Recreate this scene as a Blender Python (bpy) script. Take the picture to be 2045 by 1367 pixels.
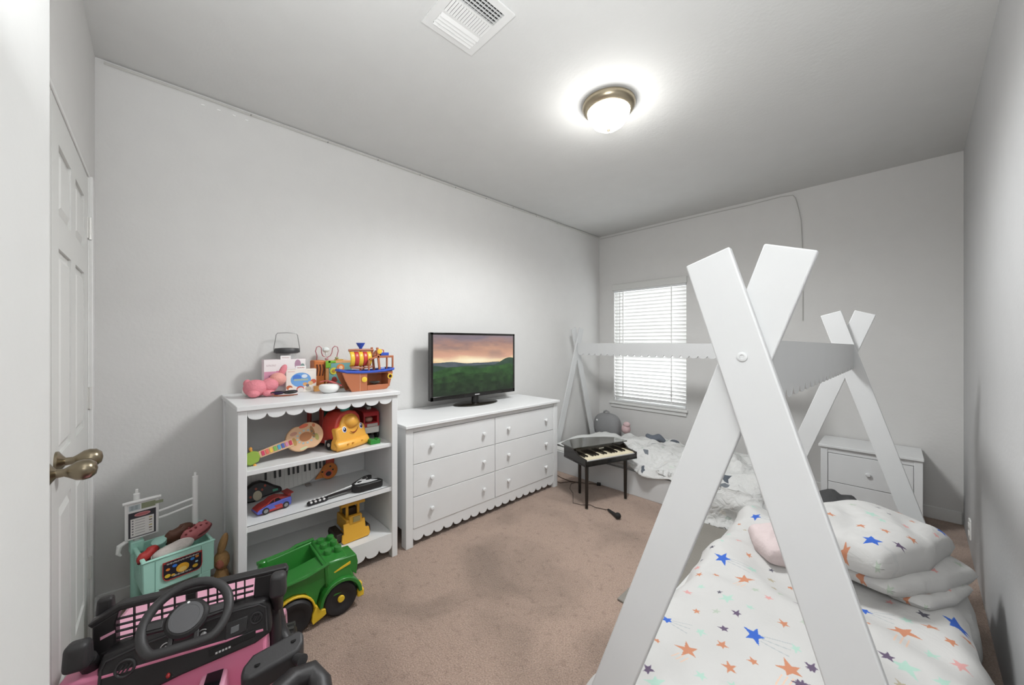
import bpy, bmesh, math, random
import numpy as np
from mathutils import Vector, Matrix, Euler
from math import sin, cos, pi, radians as R
for o in list(bpy.data.objects): bpy.data.objects.remove(o)
S = bpy.context.scene
COL = S.collection
random.seed(7)
H = 2.689; L = 4.39; W = 3.026
# ------------------------------------------------------------------ camera, world, lights, exposure
cd = bpy.data.cameras.new('camera'); cam = bpy.data.objects.new('camera', cd); COL.objects.link(cam)
cam.location = (2.676, .2157, 1.31); cam.rotation_euler = (R(90), 0, R(46.03))
cd.sensor_width = 36; cd.lens = 735 / 2045 * 36; cd.clip_start = .02
cd.shift_y = (683.76 - 683.5) / 2045
S.camera = cam
wd = bpy.data.worlds.new('sky'); S.world = wd; wd.use_nodes = True
bg = wd.node_tree.nodes['Background']; bg.inputs[0].default_value = (.93, .97, 1, 1); bg.inputs[1].default_value = 1.9
def light(name, kind, loc, energy, size=.1, rot=(0, 0, 0), size_y=None, col=(1, 1, 1)):
    d = bpy.data.lights.new(name, kind); d.energy = energy; d.color = col
    if kind == 'AREA':
        d.size = size
        if size_y: d.shape = 'RECTANGLE'; d.size_y = size_y
    else: d.shadow_soft_size = size
    o = bpy.data.objects.new(name, d); o.location = loc; o.rotation_euler = rot; COL.objects.link(o); return o
# a fill light added in the unseen hallway behind the open doorway, and the fixture's bulb in this room
light('hall_fill_light', 'AREA', (2.62, -.62, 2.30), 8, .6, (R(38), 0, 0), .5, (.97, .985, 1))
light('bounced_flash', 'AREA', (2.60, .20, 1.55), 18, .3, (R(180), 0, 0), .2, (.96, .985, 1))
light('ceiling_lamp_bulb', 'POINT', (1.535, 2.09, 2.44), 1.6, .09, col=(.98, .985, 1))
dl = light('ceiling_lamp_down', 'SPOT', (1.535, 2.09, 2.49), 46, .20, col=(.965, .985, 1)); dl.data.spot_size = R(176); dl.data.spot_blend = .55
vs = S.view_settings; vs.view_transform = 'Standard'; vs.look = 'None'; vs.gamma = 1; vs.use_curve_mapping = False
vs.exposure = 1.45
# ------------------------------------------------------------------ materials
def lin(c):
    if isinstance(c, str): c = [int(c[i:i + 2], 16) / 255 for i in (1, 3, 5)]
    return tuple((x / 12.92 if x <= .04045 else ((x + .055) / 1.055) ** 2.4) for x in c)
MC = {}
def M(col, rough=.5, metal=0, bump=0, scale=60, var=0, vscale=8, coat=0, emit=0, alpha=1, sss=0, name=None):
    key = (col, rough, metal, bump, scale, var, vscale, coat, emit, alpha)
    if key in MC: return MC[key]
    m = bpy.data.materials.new(name or 'mat_' + str(len(MC))); m.use_nodes = True; MC[key] = m
    n = m.node_tree; b = n.nodes['Principled BSDF']; c = lin(col)
    b.inputs['Base Color'].default_value = (*c, 1); b.inputs['Roughness'].default_value = rough
    b.inputs['Metallic'].default_value = metal; b.inputs['Coat Weight'].default_value = coat
    b.inputs['Alpha'].default_value = alpha
    tc = n.nodes.new('ShaderNodeTexCoord')
    if emit:
        b.inputs['Emission Color'].default_value = (*c, 1); b.inputs['Emission Strength'].default_value = emit
    v = max(var, .03)
    nz = n.nodes.new('ShaderNodeTexNoise'); nz.inputs['Scale'].default_value = vscale; nz.inputs['Detail'].default_value = 5
    n.links.new(tc.outputs['Object'], nz.inputs['Vector'])
    mx = n.nodes.new('ShaderNodeMix'); mx.data_type = 'RGBA'
    mx.inputs[6].default_value = (*[x * (1 - v) for x in c], 1); mx.inputs[7].default_value = (*[min(1, x * (1 + v)) for x in c], 1)
    n.links.new(nz.outputs['Fac'], mx.inputs[0]); n.links.new(mx.outputs[2], b.inputs['Base Color'])
    if bump:
        nb = n.nodes.new('ShaderNodeTexNoise'); nb.inputs['Scale'].default_value = scale; nb.inputs['Detail'].default_value = 6
        n.links.new(tc.outputs['Object'], nb.inputs['Vector'])
        bp = n.nodes.new('ShaderNodeBump'); bp.inputs['Strength'].default_value = bump; bp.inputs['Distance'].default_value = .01
        n.links.new(nb.outputs['Fac'], bp.inputs['Height']); n.links.new(bp.outputs['Normal'], b.inputs['Normal'])
    return m
def IMG(name, arr, rough=.6, emit=0, bump=0, bscale=8):
    h, w = arr.shape[:2]
    im = bpy.data.images.new(name, w, h); a = np.ones((h, w, 4), np.float32); a[..., :3] = np.clip(arr, 0, 1)[::-1]
    im.pixels.foreach_set(a.ravel()); im.update(); im.pack()
    m = bpy.data.materials.new(name); m.use_nodes = True; n = m.node_tree; b = n.nodes['Principled BSDF']
    t = n.nodes.new('ShaderNodeTexImage'); t.image = im; t.extension = 'EXTEND'
    n.links.new(t.outputs[0], b.inputs['Base Color']); b.inputs['Roughness'].default_value = rough
    if emit:
        n.links.new(t.outputs[0], b.inputs['Emission Color']); b.inputs['Emission Strength'].default_value = emit
        b.inputs['Base Color'].default_value = (0.01, .01, .01, 1)
        n.links.remove(b.inputs['Base Color'].links[0])
    if bump:
        tc = n.nodes.new('ShaderNodeTexCoord'); nb = n.nodes.new('ShaderNodeTexNoise'); nb.inputs['Scale'].default_value = bscale
        nb.inputs['Detail'].default_value = 4; nb.inputs['Distortion'].default_value = .8
        n.links.new(tc.outputs['Object'], nb.inputs['Vector'])
        bp = n.nodes.new('ShaderNodeBump'); bp.inputs['Strength'].default_value = bump; bp.inputs['Distance'].default_value = .03
        n.links.new(nb.outputs['Fac'], bp.inputs['Height']); n.links.new(bp.outputs['Normal'], b.inputs['Normal'])
    return m
# tiny raster painter (x right, y down, in pixels)
class PX:
    def __init__(s, w, h, col):
        s.a = np.zeros((h, w, 3)); s.a[:] = rgb(col); s.h, s.w = h, w; s.Y, s.X = np.mgrid[0:h, 0:w]
    def put(s, mask, col): s.a[mask] = rgb(col)
    def ell(s, x, y, rx, ry, col): s.put(((s.X - x) / rx) ** 2 + ((s.Y - y) / ry) ** 2 < 1, col)
    def rect(s, x0, y0, x1, y1, col): s.a[int(max(0, y0)):int(y1), int(max(0, x0)):int(x1)] = rgb(col)
    def poly(s, pts, col):
        xs = [p[0] for p in pts]; ys = [p[1] for p in pts]
        x0, x1 = max(0, int(min(xs))), min(s.w, int(max(xs)) + 2); y0, y1 = max(0, int(min(ys))), min(s.h, int(max(ys)) + 2)
        if x1 <= x0 or y1 <= y0: return
        Y, X = np.mgrid[y0:y1, x0:x1]; ins = np.zeros(X.shape, bool); n = len(pts)
        for i in range(n):
            ax, ay = pts[i]; bx, by = pts[(i + 1) % n]
            if ay == by: continue
            ins ^= ((ay > Y) != (by > Y)) & (X < (bx - ax) * (Y - ay) / (by - ay) + ax)
        s.a[y0:y1, x0:x1][ins] = rgb(col)
    def star(s, x, y, r, rot, col, k=.42, jit=.25):
        rnd = random.Random(int(x * 7 + y * 13)); pts = []
        for i in range(10):
            q = r * ((1 + rnd.uniform(-jit, jit)) if i % 2 == 0 else k); a = rot + i * pi / 5
            pts.append((x + q * sin(a), y - q * cos(a)))
        s.poly(pts, col)
    def line(s, x0, y0, x1, y1, w, col):
        d = math.hypot(x1 - x0, y1 - y0) or 1; nx, ny = -(y1 - y0) / d * w / 2, (x1 - x0) / d * w / 2
        s.poly([(x0 + nx, y0 + ny), (x1 + nx, y1 + ny), (x1 - nx, y1 - ny), (x0 - nx, y0 - ny)], col)
def rgb(c): return [int(c[i:i + 2], 16) / 255 for i in (1, 3, 5)] if isinstance(c, str) else c
# ------------------------------------------------------------------ geometry builder
class G:
    def __init__(s): s.bm = bmesh.new(); s.uv = None
    def _mi(s, fs, m):
        for f in fs: f.material_index = m
    def hexa(s, v8, m=0):      # bottom 4 ccw, top 4 ccw
        v = [s.bm.verts.new(p) for p in v8]
        s._mi([s.bm.faces.new([v[i] for i in q]) for q in ((3, 2, 1, 0), (4, 5, 6, 7), (0, 1, 5, 4), (1, 2, 6, 5), (2, 3, 7, 6), (3, 0, 4, 7))], m); return s
    def box(s, c, d, rot=None, m=0, taper=1):
        x, y, z = [q / 2 for q in d]; t = taper
        P = [(-x, -y, -z), (x, -y, -z), (x, y, -z), (-x, y, -z), (-x * t, -y * t, z), (x * t, -y * t, z), (x * t, y * t, z), (-x * t, y * t, z)]
        Rm = Euler(rot).to_matrix() if rot is not None and not isinstance(rot, Matrix) else (rot or Matrix.Identity(3))
        return s.hexa([Rm @ Vector(p) + Vector(c) for p in P], m)
    def bb(s, a, b, m=0): return s.box([(p + q) / 2 for p, q in zip(a, b)], [abs(q - p) for p, q in zip(a, b)], m=m)
    def tube(s, pts, r, n=8, closed=False, m=0, flat=1):
        pts = [Vector(p) for p in pts]; N = len(pts); rr = r if isinstance(r, (list, tuple)) else [r] * N
        T = []
        for i in range(N):
            a = pts[i - 1] if (i or closed) else pts[0]; b = pts[(i + 1) % N] if (i < N - 1 or closed) else pts[-1]
            t = b - a; T.append(t.normalized() if t.length > 1e-9 else Vector((0, 0, 1)))
        up = Vector((0, 0, 1)) if abs(T[0].z) < .9 else Vector((1, 0, 0)); rings = []
        nrm = (up - T[0] * up.dot(T[0])).normalized()
        for i in range(N):
            nrm = (nrm - T[i] * nrm.dot(T[i]))
            nrm = nrm.normalized() if nrm.length > 1e-6 else T[i].orthogonal().normalized()
            bn = T[i].cross(nrm)
            rings.append([s.bm.verts.new(pts[i] + (nrm * cos(2 * pi * k / n) * flat + bn * sin(2 * pi * k / n)) * rr[i]) for k in range(n)])
        fs = []
        for i in range(N if closed else N - 1):
            a, b = rings[i], rings[(i + 1) % N]
            for k in range(n): fs.append(s.bm.faces.new((a[k], a[(k + 1) % n], b[(k + 1) % n], b[k])))
        if not closed: fs += [s.bm.faces.new(rings[0][::-1]), s.bm.faces.new(rings[-1])]
        s._mi(fs, m); return s
    def cyl(s, a, b, r, r1=None, n=18, m=0): return s.tube([a, b], [r, r if r1 is None else r1], n, m=m)
    def lathe(s, prof, c=(0, 0, 0), ax=(0, 0, 1), n=24, m=0, sx=1):
        q = Vector((0, 0, 1)).rotation_difference(Vector(ax)).to_matrix(); c = Vector(c); rings = []
        for r, z in prof:
            rings.append([s.bm.verts.new(q @ Vector((max(r, 1e-4) * cos(2 * pi * k / n) * sx, max(r, 1e-4) * sin(2 * pi * k / n), z)) + c) for k in range(n)])
        fs = []
        for a, b in zip(rings, rings[1:]):
            for k in range(n): fs.append(s.bm.faces.new((a[k], a[(k + 1) % n], b[(k + 1) % n], b[k])))
        fs += [s.bm.faces.new(rings[0][::-1]), s.bm.faces.new(rings[-1])]
        s._mi(fs, m); return s
    def prism(s, poly, f, t0, t1, m=0):      # f(u,v,t) -> point
        a = [s.bm.verts.new(f(u, v, t0)) for u, v in poly]; b = [s.bm.verts.new(f(u, v, t1)) for u, v in poly]; n = len(poly)
        fs = [s.bm.faces.new(a[::-1]), s.bm.faces.new(b)] + [s.bm.faces.new((a[i], a[(i + 1) % n], b[(i + 1) % n], b[i])) for i in range(n)]
        s._mi(fs, m); return s
    def ell(s, c, r, rot=None, m=0, n=20, fn=None, e=1):
        Rm = Euler(rot).to_matrix() if rot is not None else Matrix.Identity(3); rings = []; h = n // 2
        sg = lambda x: math.copysign(abs(x) ** e, x)
        for i in range(h + 1):
            th = pi * i / h
            ring = []
            for k in range(n):
                p = Vector((r[0] * sg(max(sin(th), 1e-3)) * sg(cos(2 * pi * k / n)), r[1] * sg(max(sin(th), 1e-3)) * sg(sin(2 * pi * k / n)), -r[2] * sg(cos(th))))
                if fn: p = fn(p)
                ring.append(s.bm.verts.new(Rm @ p + Vector(c)))
            rings.append(ring)
        fs = []
        for a, b in zip(rings, rings[1:]):
            for k in range(n): fs.append(s.bm.faces.new((a[k], a[(k + 1) % n], b[(k + 1) % n], b[k])))
        fs += [s.bm.faces.new(rings[0][::-1]), s.bm.faces.new(rings[-1])]
        s._mi(fs, m); return s
    def grid(s, nu, nv, fn, uvf=None, m=0):
        if uvf and not s.uv: s.uv = s.bm.loops.layers.uv.new('UVMap')
        V = [[s.bm.verts.new(fn(i / nu, j / nv)) for j in range(nv + 1)] for i in range(nu + 1)]
        for i in range(nu):
            for j in range(nv):
                f = s.bm.faces.new((V[i][j], V[i + 1][j], V[i + 1][j + 1], V[i][j + 1])); f.material_index = m
                if uvf:
                    for l, (a, b) in zip(f.loops, ((i, j), (i + 1, j), (i + 1, j + 1), (i, j + 1))): l[s.uv].uv = uvf(a / nu, b / nv)
        return s
    def quad(s, p0, p1, p2, p3, m=0):         # uv: p0 bottom-left, p1 bottom-right, p2 top-right, p3 top-left
        if not s.uv: s.uv = s.bm.loops.layers.uv.new('UVMap')
        f = s.bm.faces.new([s.bm.verts.new(p) for p in (p0, p1, p2, p3)]); f.material_index = m
        for l, u in zip(f.loops, ((0, 0), (1, 0), (1, 1), (0, 1))): l[s.uv].uv = u
        return s
    def out(s, name, mats, parent=None, bevel=0, smooth=True, sub=0, seg=2, fix=True, solid=0):
        me = bpy.data.meshes.new(name)
        if fix: bmesh.ops.recalc_face_normals(s.bm, faces=s.bm.faces)
        s.bm.to_mesh(me); s.bm.free()
        for mt in (mats if isinstance(mats, (list, tuple)) else [mats]): me.materials.append(mt)
        if parent is not None and parent.name in WI: me.transform(WI[parent.name])
        if smooth:
            me.polygons.foreach_set('use_smooth', [True] * len(me.polygons)); me.set_sharp_from_angle(angle=.7)
        o = bpy.data.objects.new(name, me); COL.objects.link(o)
        if parent is not None:
            o.parent = parent
            if parent.name in WI: WI[o.name] = WI[parent.name]
        if bevel:
            b = o.modifiers.new('bevel', 'BEVEL'); b.width = bevel; b.segments = seg; b.limit_method = 'ANGLE'; b.angle_limit = .6
        if solid:
            b = o.modifiers.new('solid', 'SOLIDIFY'); b.thickness = solid; b.offset = -1
        if sub:
            b = o.modifiers.new('sub', 'SUBSURF'); b.levels = sub; b.render_levels = sub
        return o
WI = {}
def thing(name, label, cat, loc, rz=0, group=None, world=True):
    o = bpy.data.objects.new(name, None); COL.objects.link(o); o.location = loc; o.rotation_euler = (0, 0, rz)
    o.empty_display_size = .05; o['label'] = label; o['category'] = cat
    if group: o['group'] = group
    if world: WI[o.name] = (Matrix.Translation(loc) @ Matrix.Rotation(rz, 4, 'Z')).inverted()
    return o
def tag(o, label, cat, group=None):
    o['label'] = label; o['category'] = cat
    if group: o['group'] = group
    return o
def struct(o): o['kind'] = 'structure'; return o
def dupc(o, parent, off):             # a copy of a part (and its sub-parts) moved by off
    c = o.copy(); COL.objects.link(c); c.parent = parent; c.location = Vector(o.location) + Vector(off)
    for ch in o.children: d = ch.copy(); COL.objects.link(d); d.parent = c
    return c
def frame(O, U, V, Wv=(0, 0, 1)):
    O, U, V, Wv = Vector(O), Vector(U), Vector(V), Vector(Wv)
    return lambda u, v, w: O + U * u + V * v + Wv * w
def arc(cx, cy, rx, ry, a0, a1, n): return [(cx + rx * cos(R(a0 + (a1 - a0) * i / n)), cy + ry * sin(R(a0 + (a1 - a0) * i / n))) for i in range(n + 1)]
def scallop(u0, u1, n, ztop, zc, zl, k=8, up=False):
    pts = [(u0, ztop), (u0, zc)]; p = (u1 - u0) / n
    for i in range(n):
        for j in range(1, k + 1): t = j / k; pts.append((u0 + p * (i + t), zc + (zl - zc) * (1 - (2 * t - 1) ** 2) ** .5))
    pts.append((u1, ztop)); return pts
# shared colours
WHITE = M('#e2e3e3', .42, bump=.02, scale=30, name='white_lacquer')
WALLM = M('#d6d5d3', .85, bump=.10, scale=55, var=.02, name='wall_paint')
CEIL = M('#cfcfcd', .9, bump=.10, scale=60, var=.02, name='ceiling_paint')
TRIM = M('#dededc', .4, name='white_trim')
BLK = M('#1e1d1d', .5, bump=.05, scale=300, name='black_plastic')
def PL(c, rough=.35, **k): return M(c, rough, **k)
# ------------------------------------------------------------------ room shell
def carpet_mat():
    m = bpy.data.materials.new('carpet'); m.use_nodes = True; n = m.node_tree; b = n.nodes['Principled BSDF']; N = n.nodes.new; K = n.links.new
    tc = N('ShaderNodeTexCoord')
    def nz(s, d=6, dist=0):
        q = N('ShaderNodeTexNoise'); q.inputs['Scale'].default_value = s; q.inputs['Detail'].default_value = d; q.inputs['Distortion'].default_value = dist
        K(tc.outputs['Object'], q.inputs['Vector']); return q
    big = nz(2.2, 6, .6); fine = nz(170, 3); mid = nz(28, 5)
    r1 = N('ShaderNodeValToRGB'); r1.color_ramp.elements[0].position = .30; r1.color_ramp.elements[1].position = .55
    r1.color_ramp.elements[0].color = (*lin('#937f71'), 1); r1.color_ramp.elements[1].color = (*lin('#b29a8a'), 1)
    K(big.outputs['Fac'], r1.inputs[0])
    r2 = N('ShaderNodeValToRGB'); r2.color_ramp.elements[0].position = .3; r2.color_ramp.elements[1].position = .7
    r2.color_ramp.elements[0].color = (.62, .6, .6, 1); r2.color_ramp.elements[1].color = (1.15, 1.15, 1.15, 1)
    K(fine.outputs['Fac'], r2.inputs[0])
    r3 = N('ShaderNodeValToRGB'); r3.color_ramp.elements[0].position = .27; r3.color_ramp.elements[1].position = .45
    r3.color_ramp.elements[0].color = (.72, .70, .70, 1); r3.color_ramp.elements[1].color = (1, 1, 1, 1)
    K(mid.outputs['Fac'], r3.inputs[0])
    a = N('ShaderNodeMix'); a.data_type = 'RGBA'; a.blend_type = 'MULTIPLY'; a.inputs[0].default_value = 1
    K(r1.outputs[0], a.inputs[6]); K(r2.outputs[0], a.inputs[7])
    c = N('ShaderNodeMix'); c.data_type = 'RGBA'; c.blend_type = 'MULTIPLY'; c.inputs[0].default_value = .8
    K(a.outputs[2], c.inputs[6]); K(r3.outputs[0], c.inputs[7]); K(c.outputs[2], b.inputs['Base Color'])
    b.inputs['Roughness'].default_value = .97; b.inputs['Sheen Weight'].default_value = .2
    bp = N('ShaderNodeBump'); bp.inputs['Strength'].default_value = .7; bp.inputs['Distance'].default_value = .012
    K(fine.outputs['Fac'], bp.inputs['Height']); K(bp.outputs['Normal'], b.inputs['Normal']); return m
g = G(); g.bb((-.1, -1.6, -.08), (3.2, L + .1, 0)); struct(g.out('floor', carpet_mat(), smooth=False))
g = G(); g.bb((-.1, -1.6, H), (3.2, L + .1, H + .1)); struct(g.out('ceiling', CEIL, smooth=False))
g = G(); g.bb((-.1, -.1, 0), (0, L + .1, H)); struct(g.out('wall_left', WALLM, smooth=False))
WX0, WX1, WZ0, WZ1 = .212, 1.10, .575, 1.985
g = G(); g.bb((0, L, 0), (WX0, L + .14, H)); g.bb((WX1, L, 0), (3.1, L + .14, H)); g.bb((WX0, L, 0), (WX1, L + .14, WZ0)); g.bb((WX0, L, WZ1), (WX1, L + .14, H))
struct(g.out('wall_back', WALLM, smooth=False))
wx = lambda y: 3.026 + (y - L) * (3.026 - 2.971) / (L - 2.656)
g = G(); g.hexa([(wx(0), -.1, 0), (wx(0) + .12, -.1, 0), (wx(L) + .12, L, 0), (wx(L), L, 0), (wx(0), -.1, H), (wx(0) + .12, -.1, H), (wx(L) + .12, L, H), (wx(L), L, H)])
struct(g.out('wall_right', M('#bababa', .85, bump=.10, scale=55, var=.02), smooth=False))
# front wall with the closet opening, the pier beside the doorway, the header
DX0, DZ = .23, 2.032; DX1 = DX0 + .775 * 2
g = G(); g.bb((0, -.1, 0), (DX0 - .02, 0, H)); g.bb((DX0 - .02, -.1, DZ + .02), (DX1 + .02, 0, H)); g.bb((DX1 + .02, -.1, 0), (2.28, 0, H)); g.bb((2.28, -.1, 2.06), (3.0, 0, H))
struct(g.out('wall_front', WALLM, smooth=False))
g = G(); g.bb((1.977, -.02, 0), (2.30, .124, H)); struct(g.out('wall_entry', M('#d6d6d4', .6, bump=.04), smooth=False, bevel=.004))
g = G(); g.bb((1.9, -1.6, 0), (2.0, -.1, H)); g.bb((3.0, -1.6, 0), (3.1, -.1, H)); g.bb((1.9, -1.7, 0), (3.1, -1.6, H)); struct(g.out('wall_hall', WALLM, smooth=False))
# closet interior back
g = G(); g.bb((DX0 - .1, -.14, 0), (DX1 + .1, -.1, 2.3)); struct(g.out('wall_closet', WALLM, smooth=False))
for nm, a, b in (('left', (0, .0, 0), (.014, L, .09)), ('back', (0, L - .014, 0), (3.02, L, .09)), ('front', (0, 0, 0), (DX0 - .075, .014, .09))):
    g = G(); g.bb(a, b); struct(g.out('baseboard_' + nm, TRIM, bevel=.004))
# cable raceway nailed along the left wall under the ceiling
g = G(); rnd = random.Random(3)
pts = [(.007, .03 + i * (L - .06) / 40, H - .016 + rnd.uniform(-.002, .002)) for i in range(41)]
g.tube(pts, .007, 6); o = struct(g.out('trim_1', M('#c4c3be', .6)))
g = G()
for y in (.62, 1.05, 1.4, 1.75, 2.1, 2.45, 2.8, 3.15, 3.5): g.cyl((.010, y, H - .022), (.017, y, H - .022), .004, n=8)
g.out('nail', M('#8d8c88', .4), o)
g = G()
for y in (.40, .47, .54, .60): g.box((.004, y, H - .05 - rnd.uniform(0, .012)), (.003, .014, .006), (rnd.uniform(-.6, .6), 0, 0))
g.out('paint_chip', M('#f2f2f0', .5), o)
# closet double doors (six panels each), casing, hinges, knobs
def panel_door(name, x0, x1, knobx, hx):
    w = x1 - x0; g = G(); z1 = DZ; y0, y1 = -.035, -.002
    ys = [.20, .86, .98, 1.60, 1.70, 1.90]          # panel z ranges
    stile = .11; mid = .10; pw = (w - 2 * stile - mid) / 2
    cols = [(x0 + stile, x0 + stile + pw), (x1 - stile - pw, x1 - stile)]
    rows = [(.22, .80), (.96, 1.60), (1.70, 1.92)]
    g.bb((x0, y0, .01), (x1, y1 - .008, z1))
    for a, b in ((x0, cols[0][0]), (cols[0][1], cols[1][0]), (cols[1][1], x1)): g.bb((a, y1 - .009, .01), (b, y1, z1))
    for a, b in ((.01, rows[0][0]), (rows[0][1], rows[1][0]), (rows[1][1], rows[2][0]), (rows[2][1], z1)):
        for c0, c1 in cols: g.bb((c0, y1 - .009, a), (c1, y1, b))
    d = struct(g.out(name, M('#d6d6d3', .45, name=name), smooth=False))
    for c0, c1 in cols:
        for a, b in rows:
            g = G(); i = .035; zz = y1 + .0
            g.hexa([(c0 + .008, y1 - .012, a + .008), (c1 - .008, y1 - .012, a + .008), (c1 - .008, y1 - .012, b - .008), (c0 + .008, y1 - .012, b - .008),
                    (c0 + i, zz, a + i), (c1 - i, zz, a + i), (c1 - i, zz, b - i), (c0 + i, zz, b - i)])
            g.out('door_panel', M('#d9d9d6', .45), d, smooth=False)
    g = G(); g.lathe([(.033, 0), (.033, .006), (.020, .014), (.012, .02), (.011, .034), (.016, .042), (.026, .056), (.0285, .068), (.026, .082), (.016, .093), (.002, .096)], (knobx, y1, .952), (0, 1, 0), 26)
    g.out('door_knob', M('#8f8470', .28, 1, name='bronze'), d)
    for z in (.324, 1.067, 1.81):
        g = G(); g.bb((hx - .028, -.002, z - .045), (hx + .022, .001, z + .045))
        g.cyl((hx, .004, z - .048), (hx, .004, z + .048), .0065, n=10)
        for q in (-.018, 0, .018): g.cyl((hx, .004, z + q - .001), (hx, .004, z + q + .001), .0072, n=10)
        g.out('hinge', M('#dad9d5', .35, .3), d)
    return d
panel_door('door_1', DX0, DX0 + .772, DX0 + .715, DX0 - .004)
panel_door('door_2', DX0 + .778, DX1, DX0 + .86, DX1 + .004)
g = G(); g.bb((DX0 - .072, 0, 0), (DX0 - .012, .012, DZ + .01)); g.bb((DX1 + .012, 0, 0), (DX1 + .07, .012, DZ + .01)); g.bb((DX0 - .03, -.1, 0), (DX0 - .003, .002, DZ + .004)); g.bb((DX0 - .03, -.1, DZ + .003), (DX1 + .03, .002, DZ + .02))
struct(g.out('trim_2', TRIM, bevel=.003))
# window: reveal frame, sashes, panes, sill
o = G(); 
for a, b in (((WX0, WX0 + .04), 0), ((WX1 - .04, WX1), 0)): o.bb((a[0], L + .07, WZ0), (a[1], L + .12, WZ1))
for z in (WZ0, (WZ0 + WZ1) / 2 - .02, WZ1 - .04): o.bb((WX0, L + .07, z), (WX1, L + .12, z + .04))
win = struct(o.out('window_1', M('#e8e8e6', .4), bevel=.003))
gl = bpy.data.materials.new('window_glass'); gl.use_nodes = True; nt = gl.node_tree; nt.nodes.clear()
ou = nt.nodes.new('ShaderNodeOutputMaterial'); mxs = nt.nodes.new('ShaderNodeMixShader'); tr = nt.nodes.new('ShaderNodeBsdfTransparent'); gs = nt.nodes.new('ShaderNodeBsdfGlossy')
gs.inputs['Roughness'].default_value = .02; mxs.inputs[0].default_value = .06; nt.links.new(tr.outputs[0], mxs.inputs[1]); nt.links.new(gs.outputs[0], mxs.inputs[2]); nt.links.new(mxs.outputs[0], ou.inputs[0])
for z0, z1 in ((WZ0 + .04, (WZ0 + WZ1) / 2 - .02), ((WZ0 + WZ1) / 2 + .02, WZ1 - .04)):
    o = G(); o.bb((WX0 + .04, L + .093, z0), (WX1 - .04, L + .097, z1)); o.out('pane', gl, win)
o = G(); o.bb((WX0 - .05, L - .035, WZ0 - .03), (WX1 + .02, L + .07, WZ0 - .006)); o.bb((WX0 - .03, L - .016, WZ0 - .075), (WX1 + .005, L, WZ0 - .03)); o.out('window_sill', TRIM, win, bevel=.004)
# blinds: valance, headrail, slats, ladder tapes, bottom rail, wand
bl = thing('window_blind', 'white slatted blind hanging in the back window', 'blind', ((WX0 + WX1) / 2, L + .01, WZ0))
o = G(); o.bb((WX0 - .012, L - .022, WZ1 - .02), (WX1 + .012, L - .006, WZ1 + .055)); o.out('valance', M('#d3d3d0', .45), bl, bevel=.003)
o = G(); o.bb((WX0 + .004, L - .004, WZ1 - .045), (WX1 - .004, L + .045, WZ1 - .004)); o.out('headrail', WHITE, bl)
sl0 = None; ns = 32; dz = (WZ1 - .07 - WZ0 - .05) / (ns - 1)
slm = M('#f0f0ee', .5, name='slat')
b_ = slm.node_tree.nodes['Principled BSDF']; b_.inputs['Subsurface Weight'].default_value = 0
for i in range(ns):
    z = WZ0 + .05 + i * dz
    if sl0 is None:
        o = G(); tl = R(-55); c_, s_ = cos(tl), sin(tl)
        pr = [(-.025, -.0015), (0, .0025), (.025, -.0015), (.025, .001), (0, .005), (-.025, .001)]
        o.prism([(u * c_ - v * s_, u * s_ + v * c_) for u, v in pr], lambda u, v, t: Vector((t, L + .02 + u, z + v)), WX0 + .006, WX1 - .006)
        sl0 = o.out('slat', slm, bl)
    else: dupc(sl0, bl, (0, 0, i * dz))
for x in (WX0 + .13, WX1 - .16):
    o = G(); o.bb((x - .006, L - .0085, WZ0 + .03), (x + .006, L - .0070, WZ1 - .03)); o.out('ladder_tape', M('#f2f2f0', .7), bl)
o = G(); o.bb((WX0 + .006, L - .004, WZ0 + .002), (WX1 - .006, L + .044, WZ0 + .022)); o.out('bottom_rail', WHITE, bl, bevel=.003)
o = G(); o.cyl((WX0 + .09, L - .014, WZ1 - .04), (WX0 + .09, L - .014, 1.23), .003, n=6); o.out('tilt_wand', M('#c2c2c0', .3), bl)
# ------------------------------------------------------------------ ceiling fixtures
LC = (1.535, 2.09)
t = thing('ceiling_lamp', 'round flush ceiling lamp with nickel rim and glowing white glass bowl', 'lamp', (*LC, H))
o = G(); o.lathe([(.135, 0), (.148, -.006), (.150, -.02), (.143, -.036), (.128, -.05), (.120, -.052), (.118, -.03), (.05, -.02)], (*LC, H), n=40); o.out('rim', M('#a39883', .3, .9, name='brushed_nickel'), t)
o = G(); o.lathe([(.119, -.046), (.118, -.062), (.108, -.09), (.088, -.118), (.058, -.139), (.025, -.151), (.004, -.154)], (*LC, H), n=36)
gb = o.out('glass_bowl', M('#fffdf6', .3, emit=9, name='lit_glass'), t); gb.visible_shadow = True
o = G(); o.lathe([(.010, -.150), (.011, -.156), (.006, -.164), (.001, -.168)], (*LC, H), n=12); o.out('finial', M('#6a6252', .5, .2), t)
VX0, VX1, VY0, VY1 = 1.275, 1.575, 1.03, 1.298
t = thing('ceiling_vent', 'white metal air register on the ceiling with three banks of louvres', 'vent', ((VX0 + VX1) / 2, (VY0 + VY1) / 2, H))
VM = M('#d9d9d7', .4, name='vent_white')
o = G()
for a, b in (((VX0, VY0), (VX1, VY0 + .035)), ((VX0, VY1 - .035), (VX1, VY1)), ((VX0, VY0 + .035), (VX0 + .035, VY1 - .035)), ((VX1 - .03, VY0 + .035), (VX1, VY1 - .035)), ((VX0 + .105, VY0 + .035), (VX0 + .117, VY1 - .035)), ((VX0 + .185, VY0 + .035), (VX0 + .197, VY1 - .035))):
    o.bb((a[0], a[1], H - .010), (b[0], b[1], H - .001))
o.out('frame', VM, t)
o = G(); o.bb((VX0 + .02, VY0 + .02, H - .0012), (VX1 - .02, VY1 - .02, H - .0004)); o.out('duct_shadow_plate', M('#2c2c2c', .8), t)
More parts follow.
